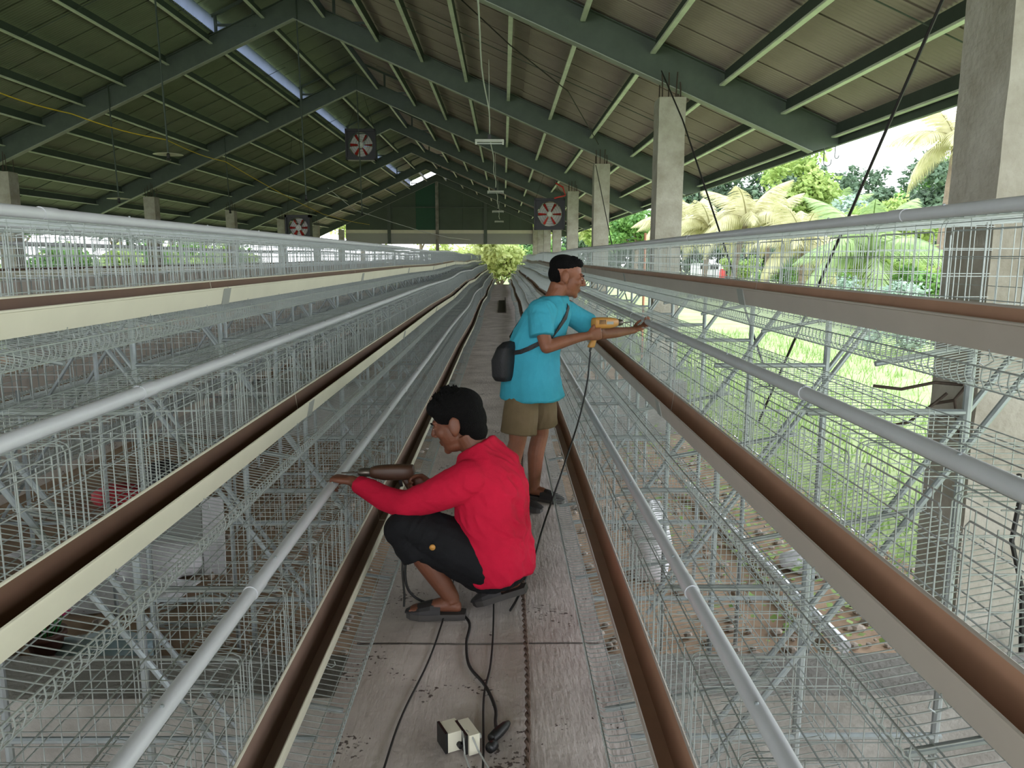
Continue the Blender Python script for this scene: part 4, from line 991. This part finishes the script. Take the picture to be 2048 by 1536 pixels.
def make_drill(loc, ax, up_, label, m_body, handle_tilt=.25):
    r = empty('power_drill', loc); tag(r, label, 'drill', 'power drills'); x = Vector(ax).normalized(); u = Vector(up_); u = (u - x * u.dot(x)).normalized(); l = u.cross(x)
    r.matrix_world = Matrix.Translation(loc) @ Matrix((x, l, u)).transposed().to_4x4()
    b = MB(); X, Y, Z = Vector((1, 0, 0)), Vector((0, 1, 0)), Vector((0, 0, 1))
    loft(b, [((-.085, 0, 0), Y * .024, Z * .026), ((-.078, 0, 0), Y * .032, Z * .034), ((-.02, 0, .0), Y * .034, Z * .037), ((.05, 0, .0), Y * .033, Z * .036), ((.095, 0, .002), Y * .029, Z * .030), ((.118, 0, .002), Y * .023, Z * .023)], 18, 3.0); b.build('motor_housing', m_body, r, True)
    b = MB(); t = handle_tilt
    loft(b, [((-.045, 0, -.02), X * .026, Y * .018), ((-.05 - .03 * t, 0, -.06), X * .021, Y * .0165), ((-.055 - .12 * t, 0, -.11), X * .020, Y * .0165), ((-.06 - .2 * t, 0, -.148), X * .026, Y * .019), ((-.06 - .21 * t, 0, -.155), X * .022, Y * .016)], 14, 2.6); b.build('handle', m_body, r, True)
    b = MB(); b.box((-.016 - .02 * t, 0, -.055), (.014, .012, .03), 0, 0, 0, .2); b.build('trigger', M['black'], r)
    b = MB(); b.lathe([(.016, .115), (.021, .122), (.022, .15), (.019, .165), (.010, .178)], (0, 0, .002), 16, 0, 'X'); b.build('chuck', M['steel_dark'], r, True)
    b = MB(); b.tube([(.175, 0, .002), (.255, 0, .002)], .0035, 8); b.build('drill_bit', M['steel_dark'], r)
    for i in range(5):
        b = MB(); b.box((-.06 + .012 * i, -.0335, .008), (.004, .003, .028)); b.build('vent_slot', M['black'], r)
    b = MB(); b.box((.03, -.0335, .002), (.06, .002, .018)); b.build('name_plate', M['sleeve'], r)
    b = MB(); b.tube([(-.06 - .2 * t, 0, -.15), (-.062 - .24 * t, 0, -.185)], [.009, .006], 8); b.build('cord_guard', M['black'], r, True)
    return r

# ---- the standing worker
P1 = empty('person', (.26, 4.9, 0)); tag(P1, 'standing person in teal T-shirt and khaki shorts drilling at the right cages', 'person')
inv = Matrix.Translation((-.26, -4.9, 0))
def P1b(name, me): o = link(name, me, P1); me.transform(inv); return o
fw = Vector((.86, -.5, 0)).normalized(); lf = Vector((.5, .86, 0)).normalized()
sk = MB(); Zv = Vector((0, 0, 1))
# trunk
def tr(mb, rows, f_=fw, l_=lf, sq=2.3):
    loft(mb, [(c, f_ * a, l_ * b) for c, a, b in rows], 22, sq)
tr(sk, [((.27, 4.90, .72), .085, .13), ((.27, 4.90, .85), .10, .15), ((.30, 4.90, 1.0), .095, .14), ((.345, 4.905, 1.15), .105, .155), ((.385, 4.91, 1.26), .095, .16), ((.415, 4.92, 1.325), .06, .11)])
hm = head_matrix((.505, 4.945, 1.478), (.97, -.04, -.20), (.22, 0, .97), 1.06)
hd = MB(); head_parts(hd); xf(hd, sk, hm); limb(sk, [(.40, 4.915, 1.29), (.435, 4.925, 1.36), (.475, 4.94, 1.42)], [.062, .054, .054])
shR, elR, wrR = (.325, 4.765, 1.285), (.362, 4.672, 1.060), (.638, 4.854, 1.112)
shL, elL, wrL = (.52, 5.07, 1.275), (.755, 5.15, 1.095), (1.015, 5.375, 1.100)
limb(sk, [shR, (.335, 4.72, 1.18), elR], [.055, .046, .040]); limb(sk, [elR, (.45, 4.732, 1.082), (.57, 4.81, 1.105), wrR], [.040, .040, .030, .0255])
limb(sk, [shL, (.63, 5.11, 1.19), elL], [.055, .046, .039]); limb(sk, [elL, (.86, 5.24, 1.095), (.96, 5.325, 1.098), wrL], [.038, .037, .028, .0245])
hand(sk, wrR, (.85, .42, .12), (-.42, .88, -.05), (0, 0, 1), (.75, .95, .7), .3, .6, 1.0)
hand(sk, wrL, (.82, .42, .26), (-.1, -.1, 1), (-.5, .8, .2), (.35, .5, .4), .5, .45, 1.0)
for hip, knee, calf, ank, heel in (((.215, 4.815, .80), (.19, 4.775, .45), (.155, 4.785, .30), (.155, 4.80, .085), (.115, 4.83, 0)), ((.325, 4.985, .80), (.345, 4.995, .445), (.315, 4.985, .31), (.305, 4.975, .085), (.265, 5.0, 0))):
    limb(sk, [hip, knee], [.088, .056]); limb(sk, [knee, calf, ank], [.055, .056, .036]); foot_geom(sk, ank, heel, (.88, -.48))
P1b('body', body_mesh(sk, 'body', M['skin1'], .0042, 5))
face_details(P1, inv @ hm, M['lip'])
hr = MB(); hr.ell((-.028, 0, .060), (.094, .077, .070), 24, 16); hr.ell((-.058, 0, .012), (.060, .070, .070), 20, 14); hr.ell((.022, 0, .090), (.060, .058, .032), 18, 12)
rd = random.Random(1)
for i in range(70):
    a = rd.uniform(0, 6.28); q = rd.uniform(0, .062); b_ = Vector((-.0 + q * math.cos(a) * 1.1, q * math.sin(a), .112 - q * q * 6)); hr.tube([b_, b_ + Vector((.012 + rd.uniform(-.006, .01), rd.uniform(-.006, .006), .020))], [.007, .002], 5)
hh = MB(); xf(hr, hh, hm); P1b('hair', body_mesh(hh, 'hair', M['hair'], .004, 2))
ts = MB()
tr(ts, [((.285, 4.89, .705), .185, .195), ((.285, 4.89, .72), .195, .205), ((.275, 4.89, .85), .170, .200), ((.295, 4.895, 1.0), .150, .185), ((.34, 4.905, 1.14), .146, .188), ((.38, 4.912, 1.245), .132, .186), ((.405, 4.918, 1.31), .104, .165), ((.425, 4.922, 1.355), .078, .100)], sq=2.5)
limb(ts, [(.355, 4.80, 1.275), (.328, 4.74, 1.22), (.335, 4.70, 1.125)], [.082, .078, .078], 16, False); ts.ell((.335, 4.775, 1.275), (.088, .088, .078)); 
limb(ts, [(.48, 5.04, 1.265), (.56, 5.08, 1.225), (.665, 5.12, 1.155)], [.082, .076, .074], 16, False); ts.ell((.48, 5.03, 1.27), (.08, .08, .065))
shirt1 = P1b('shirt', body_mesh(ts, 'shirt', M['teal'], .0060, 6, wrinkle(3, .022, (.45, -.2, .85), 1.0)))
kh = MB(); tr(kh, [((.275, 4.90, .70), .13, .165), ((.275, 4.90, .80), .125, .165), ((.275, 4.90, .90), .10, .14)])
limb(kh, [(.225, 4.825, .78), (.21, 4.80, .64), (.198, 4.785, .497)], [.105, .112, .118], 18, False); limb(kh, [(.33, 4.975, .78), (.345, 4.985, .64), (.352, 4.995, .505)], [.10, .103, .106], 18, False)
P1b('shorts', body_mesh(kh, 'shorts', M['khaki'], .0055, 4, wrinkle(9, .012, (.2, .1, 1), 1.1)))
for heel in ((.115, 4.83, 0), (.265, 5.0, 0)):
    h_ = Vector(heel) - Vector((.26, 4.9, 0)); sandal(P1, h_, (.88, -.48))
make_drill((.742, 4.952, 1.185), (.80, .59, -.04), (0, 0, 1), 'ochre power drill in the hands of the standing person', M['drill'], .18)

# cross-body bag on his back
bag = empty('shoulder_bag', (.115, 4.80, .82)); tag(bag, 'black shoulder bag slung across the standing person’s back', 'bag')
b = MB(); bf = Vector((-.86, .5, 0)); bl_ = Vector((.5, .86, 0)); O = Vector((.0, 0, 0)); 
loft(b, [((.0, -.02, .02), bf * .05, bl_ * .085), ((-.005, -.02, .05), bf * .062, bl_ * .10), ((-.005, -.02, .15), bf * .066, bl_ * .105), ((.015, -.01, .23), bf * .05, bl_ * .095), ((.03, -.0, .262), bf * .03, bl_ * .07)], 20, 3.0)
bm_ = body_mesh(b, 'bag_body', M['bagcloth'], .006, 4); link('bag_body', bm_, bag)
def snap(path, off):
    out = []
    for p in path:
        ok, loc, nor, idx = shirt1.closest_point_on_mesh(Vector(p) - Vector((.26, 4.9, 0))); out.append((loc + nor * off + Vector((.26, 4.9, 0)), nor))
    return out
path = [(.14, 4.74, 1.02), (.19, 4.70, 1.03), (.25, 4.69, 1.05), (.32, 4.70, 1.08), (.40, 4.72, 1.12), (.46, 4.76, 1.17), (.50, 4.82, 1.23), (.505, 4.88, 1.29), (.49, 4.94, 1.335), (.44, 4.98, 1.34), (.38, 4.98, 1.32), (.30, 4.95, 1.25), (.22, 4.92, 1.15), (.17, 4.88, 1.08)]
sp = snap(path, .008); st = MB(); vs = []; W_ = .014
for i, (p, nn) in enumerate(sp):
    tg = (sp[min(i + 1, len(sp) - 1)][0] - sp[max(i - 1, 0)][0]).normalized(); sd = tg.cross(nn).normalized()
    for a, c in ((-1, 0), (1, 0), (1, 1), (-1, 1)): vs.append(tuple(p + sd * W_ * a + nn * (.004 * c) - Vector((.115, 4.80, .82))))
n = len(sp); st.add(vs, [(4 * i + k, 4 * i + (k + 1) % 4, 4 * i + 4 + (k + 1) % 4, 4 * i + 4 + k) for i in range(n - 1) for k in range(4)] + [(3, 2, 1, 0), (4 * n - 4, 4 * n - 3, 4 * n - 2, 4 * n - 1)]); st.build('strap', M['bagcloth'], bag)

# ---- the crouching worker
P2 = empty('person', (.0, 3.32, 0)); tag(P2, 'crouching person in red long-sleeved shirt drilling at the left cages', 'person')
inv2 = Matrix.Translation((0, -3.32, 0))
def P2b(name, me): o = link(name, me, P2); me.transform(inv2); return o
fw2 = Vector((-.9, .43, 0)).normalized(); lf2 = Vector((-.43, -.9, 0)).normalized()
sk = MB()
def tr2(mb, rows, sq=2.3): loft(mb, [(c, Vector(u), lf2 * b) for c, u, b in rows], 22, sq)
def pf(a, z): return (fw2.x * a, fw2.y * a, -z)      # section's fore-aft axis, tilted with the spine
tr2(sk, [((.075, 3.335, .18), pf(.085, .02), .12), ((.075, 3.335, .27), pf(.10, .02), .15), ((.065, 3.335, .42), pf(.095, .02), .14), ((.05, 3.34, .56), pf(.10, .04), .15), ((.015, 3.35, .67), pf(.09, .06), .155), ((-.01, 3.355, .735), pf(.06, .05), .10)])
hm2 = head_matrix((-.108, 3.365, .872), (-.93, .20, -.30), (-.22, .05, .97), 1.10)
hd = MB(); head_parts(hd); xf(hd, sk, hm2); limb(sk, [(-.005, 3.355, .70), (-.035, 3.36, .76), (-.07, 3.365, .82)], [.064, .057, .056])
sL, eL, wL = (-.055, 3.205, .665), (-.335, 3.27, .525), (-.605, 3.465, .575)
sR, eR, wR = (.055, 3.50, .665), (-.10, 3.66, .50), (-.235, 3.515, .535)
limb(sk, [sL, eL], [.055, .042]); limb(sk, [eL, (-.43, 3.33, .535), wL], [.042, .041, .026]); limb(sk, [sR, eR], [.055, .042]); limb(sk, [eR, (-.15, 3.60, .51), wR], [.042, .040, .026])
hand(sk, wL, (-.98, .26, .10), (.0, .0, -1), (.2, 1, 0), (1.05, .9, .5), .2, .8, 1.0)
hand(sk, wR, (-.97, -.12, .05), (.1, -1, 0), (0, 0, 1), (.75, .95, .7), .3, .6, 1.0)
limb(sk, [(.02, 3.26, .26), (-.17, 3.265, .37), (-.335, 3.275, .435)], [.10, .082, .058]); limb(sk, [(-.335, 3.275, .435), (-.245, 3.27, .27), (-.135, 3.262, .095)], [.056, .057, .037]); foot_geom(sk, (-.135, 3.262, .095), (-.085, 3.255, .0), (-.99, .06))
limb(sk, [(.09, 3.43, .26), (-.06, 3.49, .28), (-.22, 3.53, .30)], [.10, .08, .058]); limb(sk, [(-.22, 3.53, .30), (-.03, 3.45, .22), (.155, 3.36, .150)], [.055, .056, .037]); foot_geom(sk, (.155, 3.36, .150), (.195, 3.345, .085), (-.98, .2), .42)
P2b('body', body_mesh(sk, 'body', M['skin2'], .0042, 5))
face_details(P2, inv2 @ hm2, M['lip'])
hr = MB(); hr.ell((-.020, 0, .056), (.108, .088, .084), 24, 16); hr.ell((-.056, 0, .006), (.070, .081, .085), 20, 14); hr.ell((.050, 0, .080), (.054, .068, .044), 18, 12); hr.ell((-.07, 0, -.05), (.045, .062, .05), 16, 10)
rd = random.Random(2)
for i in range(150):
    a = rd.uniform(0, 6.28); q = rd.uniform(0, .078); b_ = Vector((-.0 + q * math.cos(a) * 1.1, q * math.sin(a), .128 - q * q * 7)); hr.tube([b_, b_ + Vector((rd.uniform(-.014, .016), rd.uniform(-.010, .010), rd.uniform(.018, .036)))], [.008, .002], 5)
hh = MB(); xf(hr, hh, hm2); P2b('hair', body_mesh(hh, 'hair', M['hair'], .0042, 2))
ts = MB()
tr2(ts, [((.088, 3.325, .172), pf(.130, .02), .170), ((.088, 3.325, .185), pf(.140, .02), .180), ((.068, 3.325, .28), pf(.152, .03), .185), ((.055, 3.33, .42), pf(.145, .03), .185), ((.045, 3.335, .55), pf(.140, .05), .19), ((.015, 3.345, .66), pf(.115, .06), .185), ((-.008, 3.352, .725), pf(.080, .05), .135), ((-.020, 3.357, .768), pf(.072, .048), .090)])
limb(ts, [(-.02, 3.235, .655), (-.10, 3.215, .625), (-.22, 3.24, .565), (-.335, 3.272, .522)], [.088, .082, .070, .062], 18); limb(ts, [(-.335, 3.272, .522), (-.44, 3.335, .530), (-.575, 3.44, .565)], [.062, .054, .041], 16, False)
limb(ts, [(.03, 3.46, .655), (.05, 3.52, .63), (-.10, 3.66, .50)], [.085, .08, .062], 16); limb(ts, [(-.10, 3.66, .50), (-.15, 3.605, .508), (-.215, 3.54, .53)], [.06, .05, .042], 16, False)
ts.ell((-.045, 3.21, .66), (.085, .085, .08)); ts.ell((.05, 3.50, .66), (.085, .085, .08))
P2b('shirt', body_mesh(ts, 'shirt', M['crimson'], .0058, 6, wrinkle(21, .020, (.75, .1, -.55), 1.0)))
bs = MB(); tr2(bs, [((.085, 3.335, .13), pf(.10, .02), .14), ((.085, 3.335, .22), pf(.125, .02), .165), ((.075, 3.335, .33), pf(.11, .02), .15)])
limb(bs, [(.03, 3.258, .25), (-.15, 3.262, .36), (-.31, 3.272, .425), (-.352, 3.275, .405)], [.118, .108, .086, .078], 18); limb(bs, [(-.335, 3.273, .415), (-.305, 3.272, .345), (-.275, 3.27, .292)], [.078, .086, .084], 18, False)
limb(bs, [(.0, 3.262, .21), (-.13, 3.265, .29), (-.24, 3.27, .335)], [.09, .085, .08], 16)
limb(bs, [(.09, 3.43, .25), (-.06, 3.49, .275), (-.20, 3.525, .30)], [.115, .10, .08], 16)
P2b('shorts', body_mesh(bs, 'shorts', M['blackcloth'], .0058, 4, wrinkle(15, .012, (.5, .2, .8), 1.2)))
b = MB(); b.lathe([(.013, -.002), (.013, .002), (.010, .004)], (0, 0, 0), 14, 0, 'Y'); o = b.build('shorts_badge', M['drill'], P2, True, (-.205, 3.150 - 3.32, .372))
sandal(P2, Vector((-.075, 3.255 - 3.32, 0)), (-.99, .06)); sandal(P2, Vector((.205, 3.345 - 3.32, .085)), (-.98, .2), 1.0, .36)
make_drill((-.405, 3.505, .605), (-1, .0, -.02), (0, 0, 1), 'dark brown power drill in the hands of the crouching person', mat('dark_drill', (74, 48, 33), .5, 0, .1, 8), .25)
cable('hanging_strap', [(-.345, 3.24, .30), (-.348, 3.24, .22), (-.342, 3.24, .12), (-.345, 3.24, .06)], .005, M['cord'], 'thin black strap dangling from the crouching person’s shorts', 'strap')
